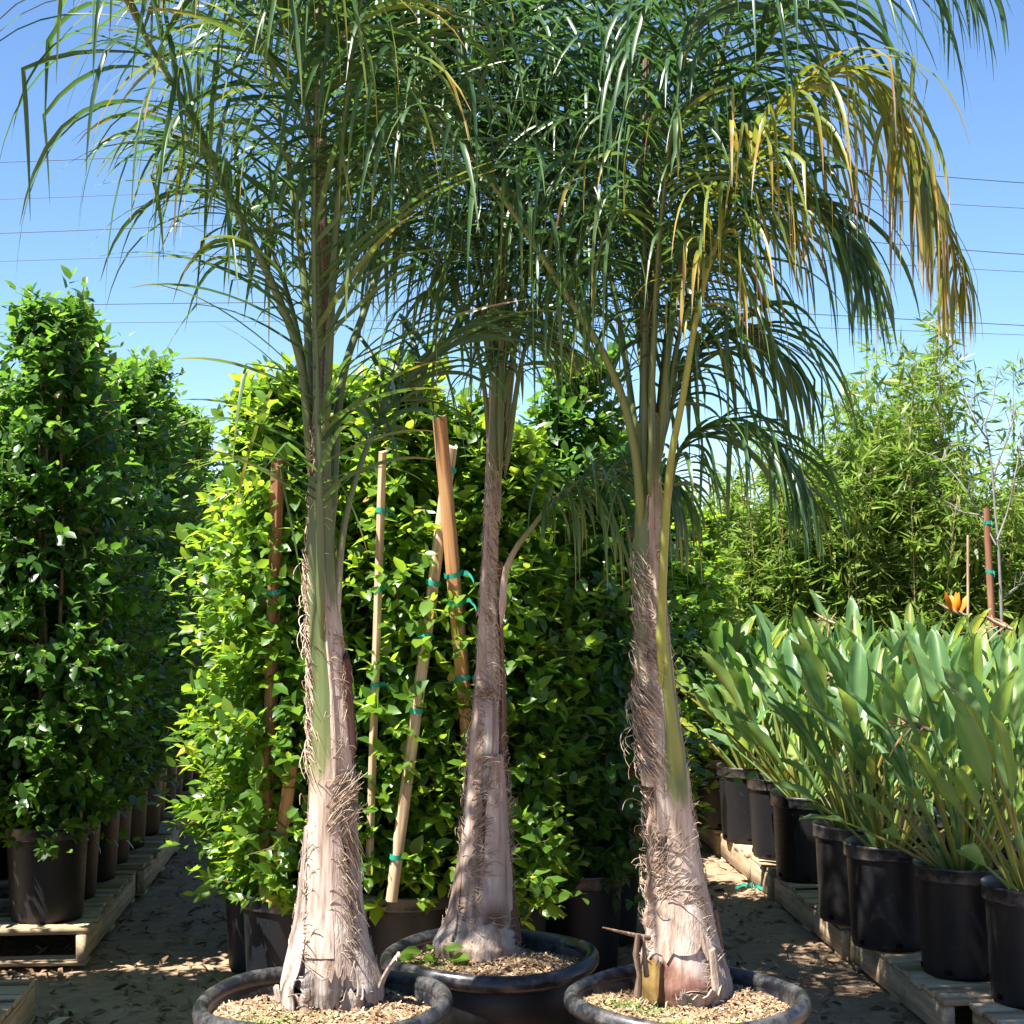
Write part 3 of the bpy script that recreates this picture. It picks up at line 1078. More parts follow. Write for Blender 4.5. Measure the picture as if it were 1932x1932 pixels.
def patch(k, root, name, mat, th0, y0, y1, h0, h1, off0=0.006, off1=0.005, curl=None, var=None, ragged=0.0, lift=0.0, seed=0, nz=46, shape=None, fringe=0):
    """a leaf-base shell hugging the trunk: centre angle th0 (deg, 0 = towards the camera, + = to the right), from picture height y0 (bottom) to y1 (top),
    half width h0..h1 (deg); curl(f, s) adds radial lift"""
    r = np.random.default_rng(seed + 31 * k)
    z0, z1 = z_of(k, y0), z_of(k, y1)
    na = 15
    f = np.linspace(0, 1, nz)
    s = np.linspace(-1, 1, na)
    Fm, Sm = np.meshgrid(f, s, indexing='ij')
    half = R(h0) + (R(h1) - R(h0)) * (shape(Fm) if shape else Fm)
    edge = 1 + 0.05 * np.sin(Fm * 17 + seed) + 0.03 * np.sin(Fm * 41 + 2 * seed)
    TH = R(th0) + Sm * half * edge
    rag0 = ragged * r.normal(0, 1, na)[None] * (1 - Fm) ** 6
    rag1 = ragged * r.normal(0, 1, na)[None] * Fm ** 6
    Z = z0 + (z1 - z0) * Fm + rag0 + rag1
    off = off0 + (off1 - off0) * Fm + 0.003 * (1 - Sm ** 2) + lift * np.abs(Sm) ** 3
    if curl is not None:
        off = off + curl(Fm, Sm)
    off = off + 0.0016 * fbm(TH * 16, Z * 7, 3, seed + 5)
    P = on_trunk(k, TH, Z, off)
    inner = on_trunk(k, TH, Z, np.maximum(off - 0.006, off * 0.5 - 0.006))
    va = var(Fm, Sm) if var else np.zeros_like(Fm)
    for _ in range(fringe):
        i = r.integers(1, nz - 1)
        e = r.choice([0, na - 1])
        sg = -1 if e == 0 else 1
        m_ = 5
        g = np.linspace(0, 1, m_)
        L_ = R(r.uniform(8, 26))
        th_ = TH[i, e] + sg * (g - 0.25) * L_
        z_ = Z[i, e] + (0.012 + 0.02 * r.random()) * (g - 0.25) * r.choice([1, 1, -1]) - 0.012 * g ** 2
        FRINGE[k].append((on_trunk(k, th_, z_, off[i, e] + 0.001 + 0.006 * r.random() * g), r.uniform(0.0009, 0.0017), r.beta(2, 1.4)))
    b = MB()
    b.grid(P, va)
    b.grid(inner[::-1], va[::-1])
    for e in (0, -1):
        b.grid(np.stack([P[:, e], inner[:, e]], 1) if e == -1 else np.stack([inner[:, e], P[:, e]], 1), np.stack([va[:, e]] * 2, 1))
        b.grid(np.stack([P[e], inner[e]], 0) if e == 0 else np.stack([inner[e], P[e]], 0), np.stack([va[e]] * 2, 0))
    return b.build(name, mat, root, PALM[k]['org'])


FRINGE = {1: [], 2: [], 3: []}


def fibres(k, root, bands, seed):
    """each band: (n, th0, th1 deg, y0, y1, slope, len deg, off)"""
    r = np.random.default_rng(seed)
    b = MB()
    for n, t0, t1, y0, y1, slope, ln, off in bands:
        for _ in range(n):
            th = R(r.uniform(t0, t1))
            z = z_of(k, r.uniform(y0, y1))
            L = R(ln) * r.uniform(0.4, 1.2)
            m = 7
            f = np.linspace(0, 1, m)
            ths = th + (f - 0.5) * L
            sl = slope + r.normal(0, 0.22)
            zs = z + 0.05 * sl * (f - 0.5) * L * 2 + 0.02 * r.normal(0, .5) * np.sin(f * math.pi) - 0.012 * (1 - np.sin(f * math.pi))
            of = 0.003 + abs(off) * (r.uniform(0.2, 1.0) * np.sin(f * math.pi * r.uniform(0.5, 1)) + (r.random() < 0.15) * f * r.uniform(0.5, 3))
            P = on_trunk(k, ths, zs, of)
            b.tube(P, np.linspace(0.0017, 0.0009, m) * r.uniform(0.7, 1.3), 3, r.beta(2, 1.3), caps=False)
    for P, w_, v_ in FRINGE[k]:
        b.tube(P, np.linspace(w_, w_ * 0.5, len(P)), 3, v_, caps=False)
    # stubby roots round the foot
    z0 = PALM[k]['prof'][2, 0]
    for a in r.uniform(-1.9, 1.9, 70):
        p0 = on_trunk(k, np.array(a), np.array(z0 + r.uniform(-0.004, 0.02)), -0.004)
        d = np.array((math.sin(a), -math.cos(a), -0.8)) * r.uniform(0.015, 0.04)
        b.tube(np.array([p0, p0 + d * 0.5 + r.normal(0, .003, 3), p0 + d]), [0.004, 0.0035, 0.002], 5, r.uniform(0, 0.5))
    return tag(b.build('fibre_mat', M['fibre'], root, PALM[k]['org']), kind='stuff')


LEAF_CAP = 300


def frond(k, root, pts, start=0.35, n=46, L=0.5, droop=0.16, ang=(62, 28), w0=0.03, w1=0.005, dead=0.0, var0=1.0, tilt=0.15, kink=0.12, jit=0.2, dry_base=0.0, wid=0.0160, seed=0, flat=0.75, lmin=0.35, side=None, one=None):
    """pts: (x, y, dY) in the 1932 px view with the depth offset from the palm; returns leaflet polylines"""
    r = np.random.default_rng(seed * 13 + k * 1000)
    if droop >= 0.16:
        droop, tilt = droop * 1.35, tilt - 0.2
    Y = PALM[k]['Y']
    W = [A(x, y, Y + (d if abs(d) < .3 else math.copysign(.3 + (abs(d) - .3) * .3, d))) for x, y, d in pts]
    c, length = spline(W, 60)
    T = nrm(np.gradient(c, axis=0))
    b = MB()
    f = np.linspace(0, 1, 60)
    w0 = w0 * 0.74
    rad = w0 / 2 + (w1 / 2 - w0 / 2) * np.clip(f * 1.02, 0, 1) ** 0.75
    rad = rad * np.interp(f, [0, 0.07], [0.25, 1.0])
    c[:4, 1] += np.array((0.03, 0.02, 0.01, 0.004))
    va = np.full(60, var0)
    if dry_base:
        va = np.where(f < dry_base, np.interp(f, [0, dry_base], [0.0, var0]), var0)
    b.tube(c, rad, 8, va, flat)
    fo = b.build('frond', M['petiole'], root, PALM[k]['org'])
    leaves = []
    for i in range(n):
        q = start + (1 - start) * (i + 0.5 * r.random()) / n
        p = np.array([np.interp(q, f, c[:, a]) for a in range(3)])
        t = nrm(np.array([np.interp(q, f, T[:, a]) for a in range(3)]))
        g = (q - start) / (1 - start)
        lenp = L * (lmin + (1 - lmin) * min(1, g / 0.22)) * (1 - 0.62 * max(0, (g - 0.55) / 0.45) ** 1.4)
        sidev = np.cross(t, (0, 0, 1.0))
        if np.linalg.norm(sidev) < 0.3:
            sidev = sidev + np.array((0.5, 0, 0)) * (1 if sidev[0] >= 0 else -1)
        if side is not None:
            sidev = np.asarray(side, float) - t * np.dot(side, t)
        sidev = nrm(sidev)
        upv = np.cross(sidev, t)
        for sg in (-1, 1):
            al = R(ang[0] + (ang[1] - ang[0]) * g + r.normal(0, 8))
            el = tilt + r.normal(0, jit + 0.12) + (0.35 if r.random() < 0.3 else -0.1)
            d = t * math.cos(al) + sidev * sg * math.sin(al) * math.cos(el) + upv * math.sin(al) * math.sin(el)
            d = nrm(d)
            m = 10
            ll = lenp * r.uniform(0.78, 1.15)
            dr = droop * r.uniform(0.45, 1.5)
            pos = p.copy()
            P = [pos.copy()]
            kk = r.integers(3, 8) if r.random() < kink else -1
            cur = d.copy()
            for s_ in range(m):
                cur = cur + np.array((0, 0, -1)) * dr * (0.25 + 1.5 * s_ / m)
                if s_ == kk:
                    cur = cur * 0.3 + np.array((r.normal(0, .25), r.normal(0, .25), -1.0))
                cur = nrm(cur)
                pos = pos + cur * ll / m
                P.append(pos.copy())
            P = np.array(P)
            dv = np.clip((dead if dead > 0.45 else dead * 0.72) + r.normal(0, 0.08), 0, 1)
            tipdead = max(0, r.normal(0.16, 0.2)) + 0.6 * dead
            leaves.append((P, wid * r.uniform(0.7, 1.15) * (0.75 + 0.25 * min(1, lenp / L)), dv, tipdead, r.normal(0, 0.7)))
    return fo, leaves


def leaflet_geo(P, wmax, dv, td, roll):
    m = len(P)
    f = np.linspace(0, 1, m)
    T = nrm(np.gradient(P, axis=0))
    h0 = nrm(np.array((T[0][0], T[0][1], 0.0)) + 1e-6)
    S = nrm(np.cross(T, np.array((-h0[1] * 0.25, h0[0] * 0.25, 1.0)) + 0.4 * np.array((h0[0], h0[1], 0))))
    N = np.cross(S, T)
    ro = roll * (0.4 + 0.9 * f)
    S, N = S * np.cos(ro)[:, None] + N * np.sin(ro)[:, None], N * np.cos(ro)[:, None] - S * np.sin(ro)[:, None]
    w_ = wmax * np.interp(f, [0, 0.08, 0.3, 0.7, 1], [0.35, 0.75, 1.0, 0.7, 0.06])
    lft = P - S * w_[:, None] / 2 + N * w_[:, None] * 0.17
    rgt = P + S * w_[:, None] / 2 + N * w_[:, None] * 0.17
    V = np.stack([lft, P, rgt], 1)
    v = np.clip(dv + td * np.clip((f - 0.55) / 0.45, 0, 1) ** 1.3, 0, 1)
    idx = np.arange(m * 3).reshape(m, 3)
    q = np.stack([idx[:-1, :-1], idx[:-1, 1:], idx[1:, 1:], idx[1:, :-1]], -1).reshape(-1, 4)
    F = np.concatenate([q[:, [0, 1, 2]], q[:, [0, 2, 3]]])
    return V.reshape(-1, 3), F, np.repeat(v, 3)


def finish_palm(k, fronds):
    """the 300 leaflets that show largest become parts of their frond; the rest of each frond is joined"""
    rows = []
    for fi, (fo, lv) in enumerate(fronds):
        for li, l in enumerate(lv):
            x, y = proj(l[0])
            ins = ((x > 0) & (x < 1024) & (y > 0) & (y < 1024))
            size = np.hypot(np.diff(x), np.diff(y))[ins[1:]].sum() * l[1] / l[0][:, 1].mean()
            rows.append((size, fi, li))
    rows.sort(reverse=True)
    single = {(fi, li) for _, fi, li in rows[:LEAF_CAP]}
    for fi, (fo, lv) in enumerate(fronds):
        b = MB()
        for li, l in enumerate(lv):
            V, F, a = leaflet_geo(*l)
            if (fi, li) in single:
                link('leaflet', mesh_tris('leaflet', V, F, M['palm_leaf'], {'var': a}, True, PALM[k]['org']), fo)
            else:
                b.add(V, F, a)
        if b.n:
            tag(b.build('leaflets', M['palm_leaf'], fo, PALM[k]['org']), kind='stuff')


def palm_root(k, label):
    t = PALM[k]['prof']
    PALM[k]['org'] = (t[0, 1], PALM[k]['Y'], t[0, 0])
    return thing('palm_tree', label, 'palm tree', PALM[k]['org'], group='potted palms')


SM = lambda e0, e1, x: np.clip((x - e0) / (e1 - e0), 0, 1) ** 2 * (3 - 2 * np.clip((x - e0) / (e1 - e0), 0, 1))

# ---- palm one (foremost)
r1 = palm_root(1, 'foremost potted palm, trunk foot torn open, its upright frond browning')
palm_trunk(1, r1)
stain = lambda f, s: 0.8 * SM(.22, .02, np.abs(s + .05 - .1 * f)) * SM(0.0, .12, f) * SM(.75, .3, f)
patch(1, r1, 'leaf_base', M['sheath'], 6, 1850, 1440, 56, 14, 0.006, 0.008, var=stain, ragged=0.008, seed=1, fringe=90, shape=lambda f: f ** 0.7)
patch(1, r1, 'leaf_base', M['sheath_grey'], -60, 1895, 1560, 34, 9, 0.020, 0.004, curl=lambda f, s: 0.045 * SM(.42, .0, f) * SM(-.4, 1.0, s), ragged=0.010, seed=2, fringe=40)
patch(1, r1, 'leaf_base', M['sheath_grey'], 66, 1880, 1480, 32, 10, 0.008, 0.004, curl=lambda f, s: 0.02 * SM(.3, .0, f), ragged=0.012, seed=3, fringe=60)
patch(1, r1, 'torn_flap', M['sheath_grey'], -4, 1884, 1815, 20, 24, 0.012, 0.030, curl=lambda f, s: 0.014 * np.sin(s * 4) * f, ragged=0.010, seed=4, nz=20)
patch(1, r1, 'torn_flap', M['sheath_grey'], 36, 1896, 1850, 22, 18, 0.020, 0.030, curl=lambda f, s: 0.012 * np.cos(s * 5) * f, ragged=0.012, seed=14, nz=20)
patch(1, r1, 'torn_flap', M['sheath_grey'], 76, 1885, 1795, 12, 7, 0.010, 0.050, curl=lambda f, s: 0.035 * f ** 2, ragged=0.008, seed=5, nz=24)
patch(1, r1, 'torn_flap', M['sheath'], -44, 1908, 1850, 26, 30, 0.030, 0.040, curl=lambda f, s: -0.02 * SM(.5, .0, f), ragged=0.008, seed=6, nz=20)
patch(1, r1, 'leaf_base', M['sheath'], 40, 1570, 1275, 34, 24, 0.004, 0.007, ragged=0.006, seed=7, fringe=60)
patch(1, r1, 'leaf_base', M['petiole'], 36, 1310, 790, 42, 40, 0.008, 0.004, var=lambda f, s: 0.05 + 1.0 * SM(0.08, .6, f), seed=8, fringe=30)
patch(1, r1, 'leaf_base', M['petiole'], -16, 1790, 900, 26, 26, 0.010, 0.012, var=lambda f, s: -0.2 + 1.15 * SM(0.15, .55, f), seed=9, nz=80, fringe=50)
patch(1, r1, 'leaf_base', M['sheath'], 10, 1480, 880, 10, 7, 0.010, 0.013, seed=10)
patch(1, r1, 'leaf_base', M['maroon'], 70, 1420, 1240, 22, 18, 0.006, 0.016, ragged=0.014, seed=11, fringe=40)
fibres(1, r1, [(260, -88, -34, 1040, 1450, -0.5, 50, 0.012), (130, 10, 64, 1185, 1290, -0.25, 45, 0.008), (150, 14, 56, 1470, 1545, 1.0, 55, 0.016), (190, 24, 62, 1540, 1790, -1.6, 26, 0.010),
               (110, -48, -20, 1560, 1800, 1.5, 26, 0.008), (50, -60, 80, 1200, 1900, 0, 40, 0.010), (110, -40, 60, 1880, 1915, 0, 30, 0.02), (35, -25, 20, 1300, 1480, .6, 30, .012), (120, -75, 30, 780, 1040, .2, 50, .006)], 5)
fr = []
fr.append(frond(1, r1, [(606, 1230, -.075), (602, 900, -.09), (594, 600, -.11), (592, 350, -.15), (600, 100, -.2), (612, -150, -.32), (625, -350, -.55), (640, -400, -.9)], 0.16, 76, 0.56, 0.085, (58, 34), 0.036, dead=0.34, seed=1, tilt=0.1, jit=0.4, kink=0.12, side=(1, .25, 0), lmin=.6))
fr.append(frond(1, r1, [(592, 960, .03), (570, 700, .0), (520, 550, -.02), (420, 345, -.06), (350, 200, -.1), (280, 80, -.15), (225, -20, -.2), (140, -120, -.28), (30, -165, -.35), (-90, -150, -.4), (-210, -80, -.45), (-310, 40, -.5)], 0.30, 54, 0.72, 0.24, (62, 34), 0.042, dead=0.10, seed=2, kink=0.35, tilt=0.1))
fr.append(frond(1, r1, [(622, 1050, .04), (642, 740, .08), (690, 580, .14), (740, 440, .2), (790, 300, .26), (830, 120, .34), (850, -60, .45), (860, -250, .65)], 0.38, 50, 0.6, 0.24, (62, 34), 0.042, seed=3, dead=.08))
fr.append(frond(1, r1, [(632, 1200, -.03), (648, 1000, -.0), (690, 850, .03), (740, 760, .08), (800, 690, .15), (870, 640, .22), (960, 620, .3), (1040, 650, .36)], 0.42, 50, 0.42, 0.15, (60, 30), 0.034, dead=.16, seed=4, dry_base=.3))
fr.append(frond(1, r1, [(606, 900, .05), (610, 400, .12), (600, 50, .28), (570, -200, .55), (540, -330, .85)], 0.32, 48, 0.6, 0.2, seed=5, dead=.16, w0=.04))
fr.append(frond(1, r1, [(598, 900, 0.02), (565, 450, .1), (500, 100, .2), (430, -150, .35), (340, -330, .55), (230, -400, .8)], 0.28, 52, 0.62, 0.2, seed=6, dead=.26, w0=.04, kink=.25))
fr.append(frond(1, r1, [(612, 850, -.04), (636, 400, -.10), (670, 60, -.22), (730, -160, -.38), (800, -260, -.55), (880, -250, -.7)], 0.4, 46, 0.62, 0.28, seed=7, dead=.2, w0=.038, kink=.3))
fr.append(frond(1, r1, [(606, 700, -.02), (585, 250, -.12), (525, -20, -.3), (450, -130, -.5), (360, -150, -.7)], 0.40, 46, 0.62, 0.24, seed=8, dead=.42, w0=.034, kink=.35))
fr.append(frond(1, r1, [(600, 800, .06), (640, 300, .3), (720, 0, .6), (800, -120, .95), (880, -110, 1.25)], 0.35, 40, 0.58, 0.24, seed=9, dead=.12, w0=.036))
fr.append(frond(1, r1, [(596, 850, .04), (555, 600, .08), (490, 420, .14), (410, 300, .2), (320, 260, .28)], 0.34, 42, 0.5, 0.16, seed=10, dead=.30, w0=.03, kink=.25))
finish_palm(1, fr)

# ---- palm two (middle, furthest back)
r2 = palm_root(2, 'middle potted palm, furthest back, its trunk foot spread over the soil like a skirt')
palm_trunk(2, r2)
patch(2, r2, 'leaf_base', M['sheath'], -34, 1790, 1318, 30, 22, 0.006, 0.008, ragged=0.006, seed=1, fringe=60)
patch(2, r2, 'leaf_base', M['sheath'], 28, 1785, 1420, 44, 20, 0.010, 0.012, var=lambda f, s: 0.9 * SM(.16, .04, np.abs(f - .14)) * SM(.9, .3, np.abs(s + .2)), ragged=0.006, seed=2, fringe=90)
patch(2, r2, 'leaf_base', M['sheath_grey'], 10, 1500, 1318, 26, 24, 0.005, 0.009, ragged=0.004, seed=3, fringe=30)
patch(2, r2, 'leaf_base', M['sheath'], -30, 1360, 930, 24, 14, 0.006, 0.006, seed=4, fringe=60)
patch(2, r2, 'leaf_base', M['petiole'], 0, 1318, 880, 52, 50, 0.003, 0.004, var=lambda f, s: -0.1 + 0.75 * SM(.5, 1, f) + .45 * SM(.22, .1, f), seed=5, fringe=30)
patch(2, r2, 'leaf_base', M['petiole'], 2, 930, 380, 56, 60, 0.003, 0.010, var=lambda f, s: 0.55 + 0.5 * SM(0, .3, f), seed=6)
patch(2, r2, 'leaf_base', M['sheath_grey'], -56, 960, 560, 18, 14, 0.005, 0.008, seed=7)
patch(2, r2, 'leaf_base', M['sheath'], 64, 980, 580, 16, 14, 0.006, 0.012, seed=8, var=lambda f, s: 0.3 + 0 * f, fringe=20)
patch(2, r2, 'leaf_base', M['maroon'], 68, 1420, 1060, 18, 8, 0.005, 0.012, seed=9, fringe=20)
patch(2, r2, 'base_skirt', M['sheath'], -18, 1806, 1715, 80, 60, 0.036, 0.006, curl=lambda f, s: 0.02 * SM(.5, 0, f) * (0.6 + 0.5 * np.sin(s * 5 + 1)), ragged=0.008, seed=10, nz=28, fringe=50)
patch(2, r2, 'leaf_base', M['sheath'], -64, 1800, 1560, 24, 9, 0.026, 0.004, curl=lambda f, s: 0.03 * SM(.4, 0, f), seed=11, fringe=30)
patch(2, r2, 'leaf_base', M['bark'], 62, 1800, 1640, 24, 14, 0.016, 0.004, seed=12, var=lambda f, s: 0.9 + 0 * f)
fibres(2, r2, [(520, -46, 46, 960, 1325, -0.25, 55, 0.005), (120, -45, 45, 860, 960, -0.6, 40, 0.006), (90, -45, 20, 1290, 1330, 0, 40, .010), (130, -26, 16, 1420, 1640, 0.5, 45, 0.016), (40, -40, 0, 1600, 1740, 0, 50, 0.022), (70, -85, -55, 1380, 1600, 0, 30, .016),
               (90, 55, 95, 1380, 1620, 0, 30, .01), (70, 30, 70, 560, 900, 1, 20, .008), (40, -30, 30, 1700, 1760, 0, 40, .010)], 6)
fr = []
fr.append(frond(2, r2, [(946, 1180, -.05), (952, 1090, -.06), (968, 1045, -.08), (1000, 1000, -.1), (1060, 930, -.14), (1130, 890, -.18), (1210, 885, -.2), (1285, 925, -.22)], 0.46, 46, 0.46, 0.3, (62, 34), 0.036, dead=.24, seed=1, dry_base=.55, var0=1.1))
fr.append(frond(2, r2, [(930, 960, .0), (912, 720, -.02), (870, 570, -.05), (800, 470, -.1), (720, 430, -.16), (640, 460, -.2)], 0.35, 48, 0.5, 0.22, seed=2, dead=.15))
fr.append(frond(2, r2, [(936, 850, 0), (920, 500, 0), (880, 280, -.05), (800, 100, -.1), (700, -20, -.2), (590, -60, -.3)], 0.28, 54, 0.70, 0.26, seed=3, dead=.1, kink=.25))
fr.append(frond(2, r2, [(950, 850, 0), (985, 560, -.04), (1040, 350, -.08), (1130, 150, -.14), (1240, 20, -.2), (1370, -40, -.26)], 0.25, 54, 0.70, 0.26, seed=4, dead=.06))
fr.append(frond(2, r2, [(952, 900, -.02), (985, 680, -.05), (1030, 560, -.1), (1100, 470, -.16), (1180, 440, -.22), (1260, 470, -.28)], 0.3, 50, 0.55, 0.26, seed=5, dead=.15))
fr.append(frond(2, r2, [(943, 900, -.05), (948, 500, -.06), (955, 200, -.1), (970, -50, -.2), (990, -250, -.45), (1000, -330, -.8)], 0.28, 60, 0.66, 0.2, seed=6, dead=.06, side=(1, .2, 0)))
fr.append(frond(2, r2, [(940, 700, .05), (925, 350, .2), (890, 80, .4), (850, -120, .7), (800, -200, 1.0)], 0.22, 50, 0.66, 0.24, seed=7, dead=.06))
fr.append(frond(2, r2, [(950, 700, .05), (975, 350, .15), (1010, 90, .25), (1050, -80, .35), (1110, -160, .45)], 0.22, 50, 0.66, 0.24, seed=8, dead=.06))
fr.append(frond(2, r2, [(945, 700, -.06), (950, 400, -.18), (945, 180, -.36), (925, 50, -.55), (900, 10, -.75), (870, 40, -.95)], 0.36, 46, 0.66, 0.3, seed=9, dead=.1, kink=.3))
fr.append(frond(2, r2, [(940, 800, .05), (900, 560, .2), (830, 380, .35), (740, 290, .5), (640, 290, .65)], 0.3, 48, 0.58, 0.24, seed=10, dead=.1))
fr.append(frond(2, r2, [(948, 760, .05), (960, 430, .3), (985, 250, .6), (1010, 180, .95), (1030, 210, 1.3)], 0.25, 44, 0.58, 0.24, seed=11, dead=.1))
fr.append(frond(2, r2, [(945, 800, .0), (1010, 450, -.1), (1090, 240, -.22), (1180, 130, -.35), (1280, 110, -.5)], 0.32, 48, 0.62, 0.26, seed=12, dead=.06))
fr.append(frond(2, r2, [(942, 800, .0), (890, 400, -.08), (850, 160, -.2), (790, 20, -.4), (700, -30, -.6)], 0.32, 48, 0.66, 0.28, seed=13, dead=.12, kink=.3))
finish_palm(2, fr)

# ---- palm three (weedy tub)
r3 = palm_root(3, 'potted palm with a long yellowing arched frond and an ochre patch at its foot')
palm_trunk(3, r3)
patch(3, r3, 'leaf_base', M['petiole'], 24, 1660, 1130, 42, 13, 0.012, 0.014, var=lambda f, s: -0.35 + 1.85 * SM(0.08, .5, f) * SM(1.3, .4, np.abs(s)), seed=1, nz=70, shape=lambda f: f ** 0.8, fringe=60)
patch(3, r3, 'leaf_base', M['sheath'], 8, 1570, 1000, 48, 14, 0.008, 0.009, seed=2, nz=60, fringe=90)
patch(3, r3, 'leaf_base', M['petiole'], -42, 1480, 800, 40, 36, 0.005, 0.008, var=lambda f, s: 0.2 + 0.85 * SM(0.1, .7, f), seed=3, nz=60, fringe=30)
patch(3, r3, 'leaf_base', M['sheath'], 2, 1080, 770, 10, 8, 0.010, 0.016, seed=4)
patch(3, r3, 'leaf_base', M['petiole'], 38, 1050, 780, 30, 26, 0.005, 0.008, var=lambda f, s: 0.35 + 0.5 * f, seed=5)
patch(3, r3, 'leaf_base', M['sheath'], 52, 1740, 1440, 32, 16, 0.009, 0.008, ragged=0.010, seed=6, fringe=80)
patch(3, r3, 'leaf_base', M['sheath'], 0, 1790, 1610, 50, 28, 0.018, 0.006, ragged=0.014, seed=7, fringe=70)
patch(3, r3, 'leaf_base', M['sheath'], -50, 1800, 1530, 24, 12, 0.010, 0.006, ragged=0.010, seed=8, curl=lambda f, s: 0.005 * np.sin(f * 30), fringe=40)
patch(3, r3, 'leaf_base', M['foot'], -8, 1890, 1735, 60, 56, 0.010, 0.011, ragged=0.006, seed=9, nz=34,
      var=lambda f, s: (0.42 + 0.5 * SM(-.25, -.55, s)) * SM(.95, .45, f + .25 * SM(-.3, .4, s)) * SM(1.0, .6, s))
patch(3, r3, 'leaf_base', M['sheath_grey'], 60, 1890, 1640, 30, 10, 0.016, 0.006, curl=lambda f, s: 0.016 * SM(.5, 0, f), ragged=0.012, seed=11, fringe=60)
patch(3, r3, 'torn_flap', M['sheath_grey'], 24, 1898, 1845, 24, 30, 0.018, 0.040, curl=lambda f, s: 0.014 * f * np.cos(s * 3), ragged=0.010, seed=12, nz=22)
patch(3, r3, 'torn_flap', M['sheath'], 36, 1890, 1775, 7, 5, 0.040, 0.032, ragged=0.004, seed=13, nz=22)
patch(3, r3, 'torn_flap', M['sheath_grey'], -2, 1898, 1852, 7, 9, 0.014, 0.034, ragged=0.008, seed=15, nz=22)
patch(3, r3, 'torn_flap', M['maroon'], 88, 1860, 1720, 10, 6, 0.010, 0.020, ragged=0.014, seed=14, nz=22)
fibres(3, r3, [(420, -72, 0, 1040, 1330, -0.3, 45, 0.012), (260, -78, -16, 1290, 1450, -0.6, 45, 0.028), (110, -14, 16, 900, 1320, 2, 18, 0.008), (220, -45, 24, 1560, 1690, 1, 36, 0.014), (80, 34, 62, 1480, 1660, 1, 22, 0.010),
               (80, -88, -60, 1480, 1720, 0, 25, .02), (70, 0, 40, 1840, 1895, 0, 50, .016), (200, 14, 62, 790, 1060, .3, 45, .004)], 7)
# a dry broken stub beside the trunk foot
b = MB()
q = np.array([A(1225, 1770, 4.47), A(1200, 1765, 4.44), A(1165, 1757, 4.42), A(1137, 1750, 4.41)])
b.tube(q, [0.008, 0.006, 0.004, 0.002], 6, 0.2)
q = np.array([A(1203, 1762, 4.44), A(1200, 1800, 4.44), A(1207, 1840, 4.45), A(1203, 1880, 4.45)])
b.tube(q, [0.008, 0.009, 0.008, 0.012], 7, 0.3)
q = np.array([A(1214, 1766, 4.45), A(1216, 1800, 4.45), A(1220, 1842, 4.47)])
b.tube(q, [0.004, 0.006, 0.008], 6, 0.0)
b.build('dry_stub', M['bark'], r3, PALM[3]['org'])
fr = []
fr.append(frond(3, r3, [(1248, 1330, -.08), (1248, 1150, -.10), (1262, 900, -.14), (1288, 750, -.18), (1322, 560, -.22), (1372, 400, -.26), (1450, 240, -.3), (1530, 150, -.32), (1605, 125, -.33), (1680, 180, -.33), (1742, 300, -.33), (1790, 440, -.33), (1818, 540, -.33)],
                0.42, 92, 0.52, 0.32, (58, 22), 0.040, dead=.50, seed=1, var0=1.5, kink=.5, tilt=-.1, wid=.0145))
fr.append(frond(3, r3, [(1210, 1060, -.03), (1217, 568, -.05), (1207, 350, -.08), (1197, 267, -.09), (1179, 133, -.12), (1150, 0, -.15), (1110, -170, -.22), (1050, -320, -.35)], 0.34, 60, 0.60, 0.11, (58, 34), 0.038, seed=2, dead=.05, side=(1, .3, 0)))
fr.append(frond(3, r3, [(1212, 1040, -.03), (1198, 850, -.06), (1150, 690, -.08), (1044, 517, -.14), (944, 367, -.2), (844, 240, -.26), (694, 67, -.36), (560, -50, -.45), (400, -110, -.55)], 0.32, 62, 0.66, 0.28, (62, 34), 0.042, seed=3, dead=.14, kink=.25, var0=1.15))
fr.append(frond(3, r3, [(1236, 940, .0), (1262, 650, -.02), (1310, 330, -.04), (1349, 160, -.08), (1388, 0, -.12), (1450, -180, -.16), (1540, -300, -.2), (1650, -350, -.25)], 0.3, 56, 0.66, 0.26, (60, 34), 0.038, seed=4, dead=.05, var0=1.2))
fr.append(frond(3, r3, [(1232, 900, .02), (1270, 560, -.0), (1350, 300, -.04), (1450, 80, -.08), (1560, -60, -.12), (1700, -110, -.16), (1830, -60, -.2)], 0.35, 58, 0.68, 0.26, seed=5, dead=.02))
fr.append(frond(3, r3, [(1246, 1060, .0), (1275, 870, .0), (1330, 810, -.02), (1410, 810, -.06), (1480, 860, -.1), (1530, 940, -.14)], 0.26, 50, 0.42, 0.2, seed=6, dead=.2))
fr.append(frond(3, r3, [(1238, 900, .02), (1290, 600, .0), (1380, 430, -.04), (1480, 370, -.08), (1560, 400, -.12), (1620, 480, -.16)], 0.24, 56, 0.62, 0.28, seed=7, dead=.06))
fr.append(frond(3, r3, [(1225, 800, .06), (1235, 400, .2), (1250, 80, .4), (1270, -120, .7), (1290, -200, 1.0)], 0.22, 50, 0.66, 0.24, seed=8, dead=.05))
fr.append(frond(3, r3, [(1226, 950, -.06), (1236, 560, -.16), (1255, 330, -.3), (1270, 230, -.46), (1285, 230, -.62)], 0.42, 32, 0.55, 0.3, seed=9, dead=.40, kink=.35, w0=.03))
fr.append(frond(3, r3, [(1212, 900, .03), (1160, 560, .1), (1090, 320, .18), (1000, 140, .28), (900, 40, .4)], 0.26, 52, 0.66, 0.26, seed=10, dead=.06))
fr.append(frond(3, r3, [(1222, 800, .05), (1180, 400, .22), (1130, 150, .45), (1080, 0, .75), (1030, -60, 1.05)], 0.22, 50, 0.64, 0.24, seed=11, dead=.05))
